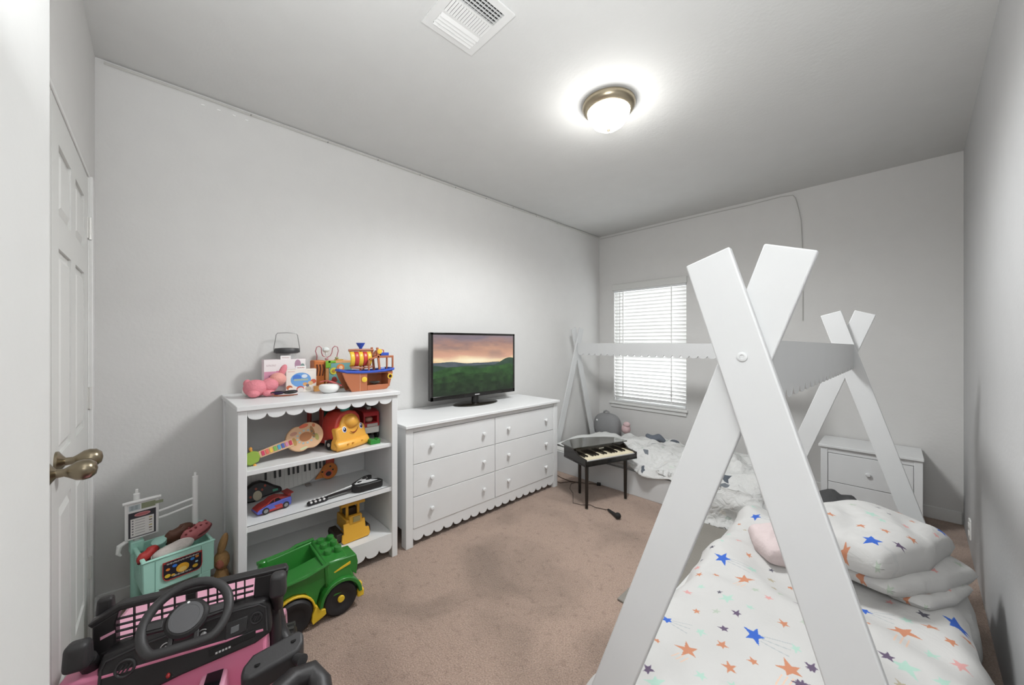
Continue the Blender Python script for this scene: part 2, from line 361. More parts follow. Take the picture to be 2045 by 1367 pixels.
for k in range(4):
    o = G(); x = VX0 + .045 + k * .018; o.box((x, (VY0 + VY1) / 2, H - .011), (.024, VY1 - VY0 - .07, .0015), (0, R(-28), 0)); o.out('louvre', VM, t)
for k in range(15):
    y = VY0 + .042 + k * .0132
    o = G(); o.box((VX0 + .151, y, H - .010), (.068, .0100, .0014), (R(-20), 0, 0)); o.out('louvre', VM, t)
for k in range(12):
    y = VY0 + .044 + k * .0165
    o = G(); o.box((VX0 + .233, y, H - .008), (.072, .0014, .011), (R(-34), 0, 0)); o.out('louvre', VM, t)
for k in range(4):
    o = G(); o.bb((VX0 + .208 + k * .016, VY0 + .035, H - .010), (VX0 + .2100 + k * .016, VY1 - .035, H - .002)); o.out('louvre', VM, t)
# cord on the back wall, outlet on the right wall
o = G(); o.tube([(.02, L - .006, H - .03), (.6, L - .006, H - .032), (1.2, L - .006, H - .03), (1.7, L - .006, H - .034), (1.951, L - .006, 2.663), (2.04, L - .006, 2.652), (2.06, L - .006, 2.62), (2.085, L - .006, 2.5), (2.099, L - .006, 2.409), (2.108, L - .006, 2.2), (2.113, L - .006, 1.9), (2.111, L - .006, 1.507)], .0028, 6)
tag(o.out('wall_cord', M('#b3b2ae', .7)), 'thin grey cord running under the ceiling and down the back wall', 'cord')
t = thing('power_outlet', 'white power outlet plate low on the right wall', 'outlet', (wx(3.86), 3.86, .15))
xo = wx(3.86)
o = G(); o.bb((xo - .007, 3.825, .09), (xo + .002, 3.895, .21)); o.out('cover_plate', M('#e6e6e3', .4), t, bevel=.003)
for z in (.125, .175): o = G(); o.bb((xo - .010, 3.845, z - .014), (xo - .006, 3.875, z + .014)); o.out('socket', M('#efefec', .4), t, bevel=.002)
# ------------------------------------------------------------------ furniture
KN = [(.007, 0), (.007, .008), (.014, .014), (.0155, .020), (.012, .026), (.002, .028)]
def knob(name, p, ax, parent): o = G(); o.lathe(KN, p, ax, 16); return o.out(name, WHITE, parent)
# dresser
X1 = .535
t = thing('wide_dresser', 'wide white six-drawer dresser with scalloped skirt under the television', 'dresser', (.27, 2.1, 0))
o = G(); o.bb((.016, 1.333, .765), (.565, 2.862, .787)); o.out('top', WHITE, t, bevel=.004)
o = G(); o.bb((.02, 1.352, .105), (.04, 2.842, .765)); o.bb((.02, 1.352, .105), (.50, 1.370, .765)); o.bb((.02, 2.825, .105), (.50, 2.842, .765)); o.bb((.02, 1.37, .11), (.515, 2.825, .125))
o.bb((.5, 1.37, .11), (.522, 2.825, .765)); o.bb((.5, 1.40, .735), (.536, 2.80, .766)); o.bb((.5, 2.0905, .11), (.534, 2.0975, .735)); o.out('carcass', WHITE, t)
for y in (1.345, 2.800):
    for x in (.482, .018): o = G(); o.bb((x, y, 0), (x + .06, y + .052, .766)); o.out('leg', WHITE, t, bevel=.003)
for (y0, y1) in ((1.400, 2.088), (2.100, 2.798)):
    for (z0, z1) in ((.113, .314), (.3175, .5225), (.5265, .7315)):
        o = G(); o.bb((.505, y0, z0), (.538, y1, z1)); d = o.out('drawer', WHITE, t, bevel=.002)
        for f in (.19, .84): knob('drawer_knob', (.537, y0 + f * (y1 - y0), z0 + .1), (1, 0, 0), d)
o = G(); o.prism(scallop(1.399, 2.801, 18, .111, .056, .030, 7), lambda u, v, t_: Vector((t_, u, v)), .516, .534); o.out('scalloped_skirt', WHITE, t)
# television with stand
def tv_image():
    h, w = 288, 512; Y, X = np.mgrid[0:h, 0:w]; rs = np.random.RandomState(5)
    def fbm(sx, sy, o=5, seed=0):
        r = np.random.RandomState(seed); out = np.zeros((h, w)); amp = 1; tot = 0
        for k in range(o):
            gx, gy = max(2, int(sx * 2 ** k)), max(2, int(sy * 2 ** k)); gr = r.rand(gy + 2, gx + 2)
            fx, fy = X / w * gx, Y / h * gy; ix, iy = fx.astype(int), fy.astype(int); tx, ty = fx - ix, fy - iy
            tx, ty = tx * tx * (3 - 2 * tx), ty * ty * (3 - 2 * ty)
            out += amp * ((gr[iy, ix] * (1 - tx) + gr[iy, ix + 1] * tx) * (1 - ty) + (gr[iy + 1, ix] * (1 - tx) + gr[iy + 1, ix + 1] * tx) * ty); tot += amp; amp *= .55
        return out / tot
    def C(c): return np.array(rgb(c))
    n = fbm(3, 6, 5, 2); t_ = (Y / (h * .5))
    sky = np.zeros((h, w, 3)); stops = [(0, '#8f8088'), (.25, '#a98479'), (.5, '#c79a82'), (.72, '#d8a58c'), (.88, '#f6dcae'), (1.0, '#e9bd90')]
    tt = np.clip(t_ + (n - .5) * .55, 0, 1)
    for k in range(3): sky[..., k] = np.interp(tt, [s[0] for s in stops], [rgb(s[1])[k] for s in stops])
    cl = np.clip((fbm(4, 9, 5, 8) - .48) * 4, 0, 1)[..., None] * np.clip(1.1 - t_, 0, 1)[..., None]
    sky = sky * (1 - .55 * cl) + C('#6f6872') * .55 * cl
    gl_ = np.exp(-((X / w - .45) / .28) ** 2 - ((Y / h - .44) / .06) ** 2)[..., None]; sky = sky * (1 - gl_) + C('#fff3d0') * gl_
    a = sky; xs = X[0] / w; r2 = np.random.RandomState(11)
    for li, (base, amp, c0, c1) in enumerate([(.47, .03, '#5d646b', '#47545a'), (.51, .05, '#3e5347', '#2c4634'), (.57, .06, '#3f6a35', '#22431f'), (.68, .07, '#35572c', '#1a3218'), (.82, .07, '#2c4526', '#132411')]):
        ph = r2.rand(4) * 6.28; pr = base - amp * (np.sin(xs * 5 + ph[0]) * .5 + np.sin(xs * 11 + ph[1]) * .3 + np.sin(xs * 23 + ph[2]) * .15)
        if li in (1, 2): pr -= .07 * np.exp(-((xs - .95) / .16) ** 2)
        m = Y / h > pr[None, :]; nn = fbm(18, 14, 4, 20 + li); dd = np.clip((Y / h - pr[None, :]) / .2, 0, 1)
        v = np.clip(nn * 1.6 - .35 - dd * .3, 0, 1)[..., None]
        a = np.where(m[..., None], C(c1) * (1 - v) + C(c0) * v, a)
    return a
t = thing('television', 'flat black television showing green hills at sunset on the wide dresser', 'television', (.16, 2.19, .787))
TY0, TY1, TZ0, TZ1 = 1.736, 2.638, .853, 1.390
o = G(); o.bb((.155, TY0, TZ0), (.196, TY1, TZ1)); o.bb((.12, TY0 + .15, TZ0 + .06), (.156, TY1 - .15, TZ1 - .12)); o.out('housing', M('#15120f', .25), t, bevel=.006)
o = G(); o.quad((.1985, TY0 + .020, TZ0 + .032), (.1985, TY1 - .020, TZ0 + .032), (.1985, TY1 - .020, TZ1 - .018), (.1985, TY0 + .020, TZ1 - .018)); o.out('screen', IMG('tv_picture', tv_image(), .3, emit=.36), t, fix=False, smooth=False)
o = G()
for a, b in (((TY0, TZ0), (TY1, TZ0 + .032)), ((TY0, TZ1 - .018), (TY1, TZ1)), ((TY0, TZ0), (TY0 + .02, TZ1)), ((TY1 - .02, TZ0), (TY1, TZ1))): o.bb((.190, a[0], a[1]), (.201, b[0], b[1]))
o.out('bezel', M('#120f0d', .2, coat=.5), t, bevel=.002)
o = G(); o.bb((.2012, 2.165, TZ0 + .012), (.2018, 2.215, TZ0 + .020)); o.out('logo_plate', M('#b9b9b9', .4), t)
o = G(); o.tube([(.175, 2.19, .80), (.175, 2.19, .86)], [.036, .03], 16); o.out('neck', M('#141210', .25), t)
o = G(); o.lathe([(1.0, 0), (1.0, .006), (.96, .010), (.3, .016), (.01, .017)], (0, 0, 0), n=48)
for v in o.bm.verts: v.co = Vector((.18 + v.co.x * .115, 2.195 + v.co.y * .225, .787 + v.co.z))
o.out('stand_base', M('#1d1813', .15, coat=.6), t)
# bookshelf
t = thing('toy_bookshelf', 'white open bookshelf with scalloped trim holding toys', 'bookshelf', (.3, .88, 0))
BY0, BY1 = .487, 1.284
o = G(); o.bb((0, BY0 - .006, .988), (.566, BY1 + .012, 1.012)); o.out('top', WHITE, t, bevel=.003)
for y in (BY0, BY1 - .036):
    o = G(); o.bb((.505, y, 0), (.552, y + .036, .988)); o.out('post', WHITE, t, bevel=.003)
    o = G(); o.bb((.0, y, 0), (.05, y + .036, .988)); o.out('post', WHITE, t, bevel=.003)
    o = G(); o.bb((.05, y + .008, .1), (.505, y + .026, .988)); o.out('side_panel', WHITE, t)
o = G(); o.bb((.108, BY0 + .03, .1), (.12, BY1 - .03, .988)); o.out('back_panel', WHITE, t)
for z0, z1 in ((.673, .697), (.406, .430), (.126, .150)): o = G(); o.bb((.12, BY0 + .028, z0), (.540, BY1 - .028, z1)); o.out('shelf', WHITE, t, bevel=.003)
o = G(); o.bb((.53, BY0 + .036, .404), (.5405, BY1 - .036, .430)); o.out('shelf_edge', WHITE, t)
o = G(); o.prism(scallop(BY0 + .036, BY1 - .036, 9, .988, .966, .940, 10), lambda u, v, t_: Vector((t_, u, v)), .535, .550); o.out('scalloped_valance', WHITE, t)
o = G(); o.prism(scallop(BY0 + .036, BY1 - .036, 9, .150, .074, .046, 10), lambda u, v, t_: Vector((t_, u, v)), .535, .550); o.out('scalloped_skirt', WHITE, t)
# nightstand
t = thing('nightstand', 'small white nightstand with two visible drawers in the back right corner', 'nightstand', (2.55, 4.19, 0))
o = G(); o.bb((2.262, 3.985, .492), (2.822, 4.372, .512)); o.out('top', WHITE, t, bevel=.003)
for x in (2.275, 2.775):
    for y in (4.0, 4.32): o = G(); o.bb((x, y, 0), (x + .042, y + .042, .492)); o.out('leg', WHITE, t, bevel=.003)
o = G(); o.bb((2.285, 4.03, .05), (2.81, 4.355, .07)); o.bb((2.285, 4.04, .05), (2.300, 4.36, .492)); o.bb((2.792, 4.04, .05), (2.807, 4.36, .492)); o.bb((2.3, 4.02, .05), (2.79, 4.034, .492)); o.bb((2.317, 4.006, .453), (2.775, 4.03, .488)); o.bb((2.3, 4.34, .05), (2.79, 4.36, .492)); o.out('carcass', WHITE, t)
for z0, z1 in ((.2295, .448), (.05, .2255)):
    o = G(); o.bb((2.320, 4.004, z0), (2.772, 4.03, z1)); d = o.out('drawer', WHITE, t, bevel=.002); knob('drawer_knob', (2.546, 4.005, (z0 + z1) / 2 - .005 if z0 > .1 else .118), (0, -1, 0), d)
# ------------------------------------------------------------------ teepee beds
XA = [(2.382, 1.465), (2.461, 1.491), (2.914, 0.0), (2.830, 0.0)]
XB = [(2.513, 1.490), (2.589, 1.464), (2.078, 0.0), (1.987, 0.0)]
XA2 = [(2.381, 1.465), (2.470, 1.491), (2.906, 0), (2.823, 0)]
XB2 = [(2.526, 1.490), (2.611, 1.461), (2.098, 0), (2.004, 0)]
BEDM = M('#cbcccc', .5, name='bed_white')
def bed(name, label, fn, ln, polys, beam, rails, group):
    t = thing(name, label, 'bed', fn(2.45, ln / 2, 0), group=group)
    for v0, A, B in polys:
        s = -1 if v0 < .2 or True else 1
        for P, a, b in ((A, v0, v0 + .018), (B, v0 + .0185, v0 + .0365)):
            o = G(); o.prism(P, fn2(fn), a, b); o.out('board', BEDM, t, bevel=.003)
    u0, u1, zt, zb = beam; v0, v1 = polys[0][0] + .038, polys[1][0] - .001
    n = 24
    o = G(); o.prism(scallop(v0, v1, n, 0, -.112, -.135, 7), lambda u, v, t_: fn(u0 + (u1 - u0) * (u - v0) / (v1 - v0) + t_, u, zt + (zb - zt) * (u - v0) / (v1 - v0) + v), -.009, .009)
    bm_ = o.out('ridge_beam', BEDM, t)
    for ur in rails:
        o = G(); o.prism([(v0 - .03, 0), (v1 + .03, 0), (v1 + .03, .205), (v0 - .03, .205)], lambda u, v, t_: fn(t_, u, v), ur - .009, ur + .009); o.out('side_rail', BEDM, t, bevel=.003)
    for v_ in (polys[0][0] + .04, polys[1][0] - .02):
        o = G(); o.prism([(2.05, 0), (2.84, 0), (2.84, .17), (2.05, .17)], lambda u, v, t_: fn(u, t_, v), v_, v_ + .018); o.out('end_rail', BEDM, t)
    for v_, d in ((polys[0][0], -1), (polys[1][0] + .037, 1)):
        c = fn(2.483, v_, 1.284); ax = fn(0, 1, 0) - fn(0, 0, 0)
        o = G(); o.lathe([(.0088, 0), (.0088, .002), (.007, .003), (.004, .003), (.0035, .0015), (.001, .0015)], c, ax * d, 20); o.out('bolt', BEDM, t)
    return t
def fn2(fn): return lambda u, v, t_: fn(u, t_, v)
f1 = lambda u, v, w: Vector((u, v, w))
bed('teepee_bed', 'white teepee-frame bed in front, along the right wall, with crossed boards', f1, 4, [(.99, XA, XB), (2.99, XA2, XB2)], (2.490, 2.515, 1.316, 1.300), (2.005, 2.868), 'white teepee beds')
f2 = lambda u, v, w: Vector((v, 3.705 + (u - 2.46) * 1.0, w))
bed('teepee_bed', 'white teepee-frame bed standing under the window along the back wall', f2, 1, [(.108, XA, XB), (2.000, XA, XB)], (2.475, 2.475, 1.302, 1.302), (1.925, 2.86), 'white teepee beds')
t_m = tag(G().bb((2.03, 1.06, .03), (2.845, 2.93, .27)).out('mattress', M('#dcdbd7', .9, bump=.1), bevel=.03), 'white mattress under the star print duvet on the front bed', 'mattress')
t_m = tag(G().bb((.18, 3.20, .03), (1.97, 4.09, .235)).out('mattress', M('#dcdbd7', .9, bump=.1), bevel=.03), 'white mattress on the bed under the window', 'mattress')
def sm(a, b, x): q = max(0, min(1, (x - a) / (b - a))); return q * q * (3 - 2 * q)
def wr(x, y, s=1.0):   # soft cloth relief
    return s * (.010 * sin(7.3 * x + 3.1 * sin(4.2 * y)) + .008 * sin(9.7 * y + 2.3 * sin(5.1 * x + 1)) + .005 * sin(21 * x + 13 * y + 2 * sin(9 * y)) + .003 * sin(33 * y - 17 * x + 3 * sin(8 * x)))
# star cloth picture: x 1.75..3.15, y .85..3.05
def sx(i, k): return i
C4 = {'b': '#3560bb', 'o': '#bf8163', 'm': '#a9c8bb', 'p': '#cf9a97', 'd': '#5f5168', 'g': '#aeb9ab', 'k': '#575560', 'l': '#aba18c'}
STARS = [(2.158, 2.544, 0.0325, 'b'),(2.152, 2.011, 0.0353, 'b'),(2.128, 1.495, 0.0241, 'b'),(2.361, 1.616, 0.0313, 'b'),(2.255, 1.932, 0.0326, 'o'),(2.226, 1.417, 0.0316, 'o'),
 (2.298, 1.506, 0.0191, 'o'),(2.336, 1.445, 0.0199, 'o'),(2.381, 1.514, 0.0169, 'o'),(2.465, 1.551, 0.0353, 'o'),(2.418, 1.737, 0.0189, 'o'),(2.108, 1.857, 0.0157, 'o'),
 (2.161, 1.898, 0.0168, 'o'),(2.182, 1.618, 0.0145, 'o'),(2.223, 2.133, 0.0157, 'o'),(2.146, 1.376, 0.0147, 'o'),(2.081, 1.912, 0.0164, 'p'),(2.325, 2.033, 0.0197, 'l'),
 (2.35, 1.96, 0.0137, 'l'),(2.389, 2.038, 0.0149, 'o'),(2.146, 2.386, 0.0151, 'l'),(2.106, 2.441, 0.0114, 'o'),(2.244, 1.749, 0.029, 'm'),(2.141, 1.78, 0.0149, 'm'),
 (2.231, 1.512, 0.0199, 'm'),(2.291, 1.343, 0.0192, 'm'),(2.213, 1.219, 0.028, 'm'),(2.362, 1.386, 0.0189, 'm'),(2.466, 1.638, 0.0174, 'm'),(2.306, 1.87, 0.0184, 'g'),
 (2.32, 1.739, 0.0152, 'm'),(2.261, 2.03, 0.0226, 'm'),(2.377, 1.914, 0.0151, 'g'),(2.466, 1.783, 0.0126, 'g'),(2.096, 2.292, 0.0162, 'm'),(2.115, 2.131, 0.0125, 'm'),
 (2.236, 1.653, 0.0143, 'g'),(2.115, 1.714, 0.0198, 'p'),(2.355, 1.84, 0.0168, 'p'),(2.159, 2.225, 0.018, 'p'),(2.28, 1.586, 0.018, 'd'),(2.179, 1.246, 0.0179, 'd'),
 (2.295, 1.674, 0.0178, 'd'),(2.21, 1.775, 0.0113, 'k'),(2.439, 1.889, 0.0174, 'd'),(2.492, 1.506, 0.0187, 'd'),(2.507, 1.591, 0.0165, 'd'),(2.089, 2.073, 0.0136, 'k'),
 (2.331, 2.185, 0.0153, 'k'),(2.311, 2.115, 0.0115, 'k'),(2.073, 1.988, 0.0108, 'k'),(2.601, 2.058, 0.0256, 'b'),(2.828, 2.212, 0.0398, 'b'),(2.697, 1.999, 0.0398, 'o'),
 (2.763, 2.089, 0.0251, 'o'),(2.802, 2.028, 0.0211, 'o'),(2.844, 2.129, 0.0181, 'o'),(2.665, 2.19, 0.0163, 'p'),(2.615, 1.957, 0.0117, 'o'),(2.707, 2.087, 0.0183, 'm'),
 (2.756, 1.933, 0.0211, 'm'),(2.7, 1.806, 0.0356, 'm'),(2.773, 1.81, 0.022, 'm'),(2.693, 1.722, 0.0208, 'l'),(2.662, 1.829, 0.0225, 'd'),(2.748, 2.167, 0.0218, 'k'),
 (2.754, 2.241, 0.0201, 'k'),(2.51, 1.593, 0.0195, 'd'),(2.499, 1.51, 0.016, 'd'),(2.812, 1.927, 0.0224, 'p')]
def star_cloth(name, x0, x1, y0, y1, res, stars, base='#c4c3c1', rand=None, bump=.25, kinds='bommdpoodg'):
    w, h = int((x1 - x0) * res), int((y1 - y0) * res); p = PX(w, h, base)
    T = lambda x, y: ((x - x0) * res, (y1 - y) * res)
    rnd = random.Random(9)
    allst = list(stars)
    if rand:
        tries = 0
        while len(allst) < len(stars) + rand and tries < 6000:
            tries += 1; x, y = rnd.uniform(x0, x1), rnd.uniform(y0, y1)
            c = rnd.choice(kinds); r = {'b': .030, 'o': .018, 'm': .020, 'd': .014}.get(c, .013)
            if all(math.hypot(x - a[0], y - a[1]) > .045 + r + a[2] * .5 for a in allst): allst.append((x, y, r, c))
    for x, y, r, c in allst:
        X, Y = T(x, y); rot = rnd.uniform(0, 6.28); p.star(X, Y, r * res, rot, C4[c])
        if c == 'o' and r > .026:
            for k in (-1, 0, 1): p.line(X + k * 7, Y + r * res, X + k * 7 - 4, Y + r * res * 2.3, 1.6, '#dcb9a2')
        if c == 'b' and r > .02:
            for k in (-1, 0, 1): p.line(X + r * res * .6, Y + k * 5, X + r * res * 3, Y + k * 13 - 4, 1.5, '#a9aeb0')
    return IMG(name, p.a, .85, bump=bump, bscale=9)
SM = star_cloth('star_duvet_cloth', 1.7, 3.2, .8, 3.1, 520, STARS, rand=60)
def duvet(name, label, x0, x1, y0, y1, ztop, mat, wl, wr_, uvb, drop_l, drop_r, edge=.06, amp=1.0, nx=90, ny=150, flip=None, seed=0, dl=None):
    # cross-section across x: hangs left by drop_l, over the top, hangs right by drop_r
    rr = edge; LT = drop_l + (x1 - x0) + drop_r; z_l = drop_l - rr
    def P(s, t_):
        y = y0 + (y1 - y0) * t_; a = s * LT - drop_l; x = x0 + a
        dL = dl(y) if dl else 0
        if a < 0:
            px = x0 + .0 - dL * (-a / drop_l) - .012 * sin(y * 11 + seed) * (-a / drop_l); pz = ztop + a
        elif x > x1:
            b = x - x1; px = x1 + .010 * sin(y * 9 + seed) * (b / max(drop_r, .01)); pz = ztop - b
        else: px = x; pz = ztop
        # round the shoulders
        ds = min(abs(a), abs(x - x1)) if (0 <= a and x <= x1) else 0
        if 0 <= a and x <= x1:
            for q in (a, x1 - x):
                if q < rr: k = 1 - q / rr; pz -= rr * .75 * k * k
        else:
            q = -a if a < 0 else x - x1
            pz = ztop - rr * .75 - q
            if a < 0: px -= .018 * sm(0, rr, q)
            else: px += .018 * sm(0, rr, q)
        e = min(y - y0, y1 - y)
        if e < .09: k = 1 - e / .09; pz -= .05 * k * k
        top = 1 if (0 <= a and x <= x1) else .4
        pz += wr(x + seed, y * 1.1, amp) * top * 1.2
        px += (0 if top == 1 else wr(y * 1.7 + seed, pz, amp) * .8)
        pz = max(pz, .012)
        if flip: return Vector(flip(px, y, pz))
        return Vector((px, y, pz))
    def UV(s, t_):
        y = y0 + (y1 - y0) * t_; x = x0 + s * LT - drop_l
        return ((x - uvb[0]) / (uvb[1] - uvb[0]), (y - uvb[2]) / (uvb[3] - uvb[2]))
    o = G(); o.grid(nx, ny, P, UV); ob = o.out(name, mat, solid=.012, fix=False); return tag(ob, label, 'duvet')
duvet('star_duvet', 'white duvet printed with blue, orange and mint stars on the front bed', 2.055, 2.868, 1.045, 2.86, .352, SM, 0, 0, (1.7, 3.2, .8, 3.1), .26, .16, dl=lambda y: .07 * sm(1.7, 1.1, y))
# bed two: white duvet with small dark prints, slipping over the front rail
def blob_cloth():
    w, h = 1000, 560; p = PX(w, h, '#cfcfcd'); r = random.Random(4)
    for i in range(80):
        x, y = r.uniform(20, w - 20), r.uniform(15, h - 15); s = r.choice([7, 9, 12, 15, 19]); c = r.choice(['#555b63', '#6d7278', '#b7beb8', '#c9cfc7', '#d9d6cf', '#4d525b', '#c3c6c2'])
        a0 = r.uniform(0, 6); p.poly([(x + s * q * 1.5 * cos(a0 + k * .9), y + s * q * sin(a0 + k * .9)) for k, q in enumerate([r.uniform(.35, 1.2) for _ in range(7)])], c)
    for i in range(26):
        x, y = r.uniform(20, w - 20), r.uniform(15, h - 15); a = r.uniform(0, 3); p.line(x, y, x + 22 * cos(a), y + 22 * sin(a), 2, '#b9bfba')
    return IMG('grey_print_cloth', p.a, .85, bump=.9, bscale=15)
BM2 = blob_cloth()
def d2(u, v):       # u along bed (x), v across from front hanging edge to the back
    x = .55 + 1.52 * u; drop = .30 * sm(1.42, 1.72, x) + .045 + .03 * sin(x * 11); tot = drop + .86; a = v * tot - drop
    hump = .06 * math.exp(-((x - 1.75) / .28) ** 2) + .035 * math.exp(-((x - 1.05) / .2) ** 2) + .03
    if a < 0:
        y = 3.155 - .05 * sm(0, .1, -a) - .03 * sin(x * 9) * sm(0, .2, -a); z = .27 - abs(a) * .93
        y -= .05 * sm(.25, .34, -a) * sm(1.4, 1.8, x)
    else:
        y = 3.155 + a * 1.0; k = min(1, a / .12); z = .27 + (hump) * sm(0, .2, a) * (1 - .5 * sm(.5, .86, a))
    rel = .018 * sin(14 * x + 5 * sin(6 * a + 1)) + .014 * sin(19 * a + 4 * sin(7 * x)) + .008 * sin(37 * x + 11 * a) + .006 * sin(41 * a - 23 * x)
    if a >= 0: z += rel * (1 - .3 * sm(.5, .86, a))
    else: y -= rel * .8
    if u > .93: k = (u - .93) / .07; z -= .07 * k * k
    if u < .07: k = 1 - u / .07; z -= .03 * k * k
    return Vector((x, min(y, 4.12), max(z, .014)))
o = G(); o.grid(110, 80, d2, lambda u, v: (u, v)); tag(o.out('grey_print_duvet', BM2, solid=.010, fix=False), 'rumpled white duvet with small grey prints slipping off the bed under the window', 'duvet')
o = G(); o.grid(30, 30, lambda u, v: Vector((.20 + .55 * u, 3.22 + .82 * v,   .246 + .012 * sin(9 * u + 5 * v) + .006 * sin(23 * u - 9 * v) + .025 * math.exp(-((u - .5) / .4) ** 2 - ((v - .55) / .3) ** 2))))
tag(o.out('bed_sheet', M('#dcdddb', .9, bump=.3, scale=12), solid=.008, fix=False), 'plain white sheet bunched on the left end of the bed under the window', 'sheet')
o = G(); o.ell((.97, 3.92, .325), (.10, .06, .035), (0, .1, .5), n=18, fn=lambda p: p + Vector((0, 0, .012 * sin(p.x * 50))), e=.9)
tag(o.out('folded_cloth', M('#646a73', .9, bump=.4, scale=40)), 'slate grey folded cloth lying on the rumpled grey print duvet', 'cloth')
# pillows
def pillow(name, label, c, s, rot, mat, seed=0, cat='pillow', puff=1.0):
    Rm = Euler(rot).to_matrix(); n = 40
    def side(sg):
        def P(u, v):
            a, b = u * 2 - 1, v * 2 - 1
            ra, rb = a, b; q_ = .55; a, b = a * (1 - q_ + q_ * math.sqrt(1 - rb * rb / 2)), b * (1 - q_ + q_ * math.sqrt(1 - ra * ra / 2)); X_, Y_ = a, b; a, b = ra, rb
            pinch = 1 - .10 * (1 - a * a) * 0; k = (1 - a ** 4) * (1 - b ** 4)
            cx_ = a * (1 - .07 * (1 - b * b) * 0 - .09 * (1 - abs(b)) ** 0 * (b * b) * 0); x = X_ * s[0] * 1.05; y = Y_ * s[1] * 1.05
            x *= 1 - .07 * (1 - (1 - b * b)) * 0 - .05 * sin(pi * abs(b)) ; y *= 1 - .05 * sin(pi * abs(a))
            z = sg * s[2] * max(k, 0) ** .36
            z += wr(a * .5 + seed, b * .5, .5) * k * (1 if sg > 0 else .3)
            return Rm @ Vector((x, y, z)) + Vector(c)
        return P
    o = G(); o.grid(n, n, side(1), lambda u, v: (u, v)); o.grid(n, n, side(-1), lambda u, v: (u, v))
    bmesh.ops.remove_doubles(o.bm, verts=o.bm.verts, dist=.0005); return tag(o.out(name, mat), label, cat)
PS1 = [(.30, .22, .062, 'b'), (.12, .40, .03, 'o'), (.25, .45, .026, 'o'), (.45, .50, .03, 'o'), (.47, .32, .028, 'o'), (.42, .16, .028, 'd'), (.62, .66, .026, 'p'), (.30, .74, .034, 'm'), (.34, .64, .02, 'k'), (.45, .80, .018, 'k'), (.42, .57, .024, 'm'), (.60, .84, .02, 'o'), (.85, .85, .04, 'b'), (.9, .6, .03, 'p')]
PM1 = star_cloth('star_pillow_cloth', 0, .39, 0, .61, 1300, [(.315, .085, .036, 'b'), (.362, .155, .019, 'd'), (.30, .20, .019, 'o'), (.235, .18, .019, 'o'), (.352, .255, .018, 'o'), (.29, .38, .017, 'p'), (.195, .335, .027, 'm'), (.215, .43, .012, 'k'), (.245, .30, .018, 'm'), (.27, .49, .014, 'o'), (.35, .55, .026, 'b'), (.14, .15, .024, 'o'), (.16, .47, .012, 'k'), (.11, .38, .018, 'g'), (.36, .46, .015, 'p')], rand=8, bump=.3)
PM2 = star_cloth('star_pillow_cloth_low', 0, .34, 0, .53, 1300, [(.25, .36, .028, 'd'), (.22, .22, .026, 'd'), (.30, .45, .022, 'g'), (.30, .27, .016, 'p'), (.27, .12, .02, 'o')], rand=10, bump=.3)
pillow('star_pillow', 'star print pillow on top of the pillow stack on the front bed', (2.592, 2.40, .488), (.195, .305, .082), (R(-3), R(2), R(-22.6)), PM1, 1)
pillow('star_pillow', 'star print pillow with dark stars under the top pillow, against the right wall', (2.665, 2.40, .408), (.165, .265, .052), (R(-2), R(2), R(-30)), PM2, 2)
pillow('pink_cushion', 'small pale pink cushion lying on the star duvet behind the crossed board', (2.335, 2.26, .400), (.125, .12, .055), (R(4), R(-4), R(35)), M('#cfc0bf', .95, bump=.3, scale=90), 3, 'cushion')
pillow('folded_pillow', 'small crumpled pillow case at the bottom of the pillow stack, by the right wall', (2.745, 2.36, .366), (.10, .17, .030), (0, 0, R(-25)), PM2, 5)
# grey mat between the beds
o = G(); o.bb((1.70, 1.90, .001), (2.02, 3.10, .012)); tag(o.out('floor_mat', M('#88847d', .95, bump=.3, scale=120), bevel=.004), 'flat grey mat on the carpet in the gap between the two beds', 'mat')
# dark grey bag in front of the nightstand
t = thing('grey_bag', 'dark grey cloth bag with a pale strap ring in front of the nightstand', 'bag', (2.42, 3.55, 0))
def bagf(p): return Vector((p.x * (1 - .35 * max(0, p.z) / .15), p.y, p.z + .012 * sin(p.x * 40)))
o = G(); o.ell((2.42, 3.52, .13), (.26, .17, .16), (0, R(16), .1), n=28, fn=bagf, e=.85); o.out('body', M('#4c4c4d', .9, bump=.5, scale=60), t)
o = G(); o.tube([(2.40 + .05 * cos(a), 3.345 - .004 * sin(a), .19 + .05 * sin(a)) for a in [2 * pi * k / 20 for k in range(20)]], .010, 8, closed=True); o.out('strap_ring', M('#8a8890', .5), t)
# plush/backpack and pink toy at the head of the far bed
t = thing('grey_backpack', 'round-topped dark grey backpack leaning on the back wall at the bed head', 'backpack', (.32, 4.2, .24))
o = G(); o.ell((.235, 4.20, .285), (.175, .095, .16), n=26, e=.75); o.out('body', M('#8a8a8b', .85, bump=.3, scale=80), t)
o = G(); o.tube([(.18, 4.2, .435), (.19, 4.2, .46), (.22, 4.2, .472), (.255, 4.2, .46), (.265, 4.2, .435)], .011, 8); o.out('handle', M('#8e8e8e', .8), t)
o = G(); o.ell((.14, 4.115, .36), (.012, .006, .012)); o.out('button', M('#efefef', .4), t)
o = G(); o.ell((.50, 4.17, .30), (.055, .05, .055), n=18); o.ell((.515, 4.16, .355), (.042, .035, .032), n=16); tag(o.out('pink_plush', M('#cfb3b4', .95, bump=.4, scale=90)), 'small pale pink plush beside the grey backpack on the far bed', 'plush toy')
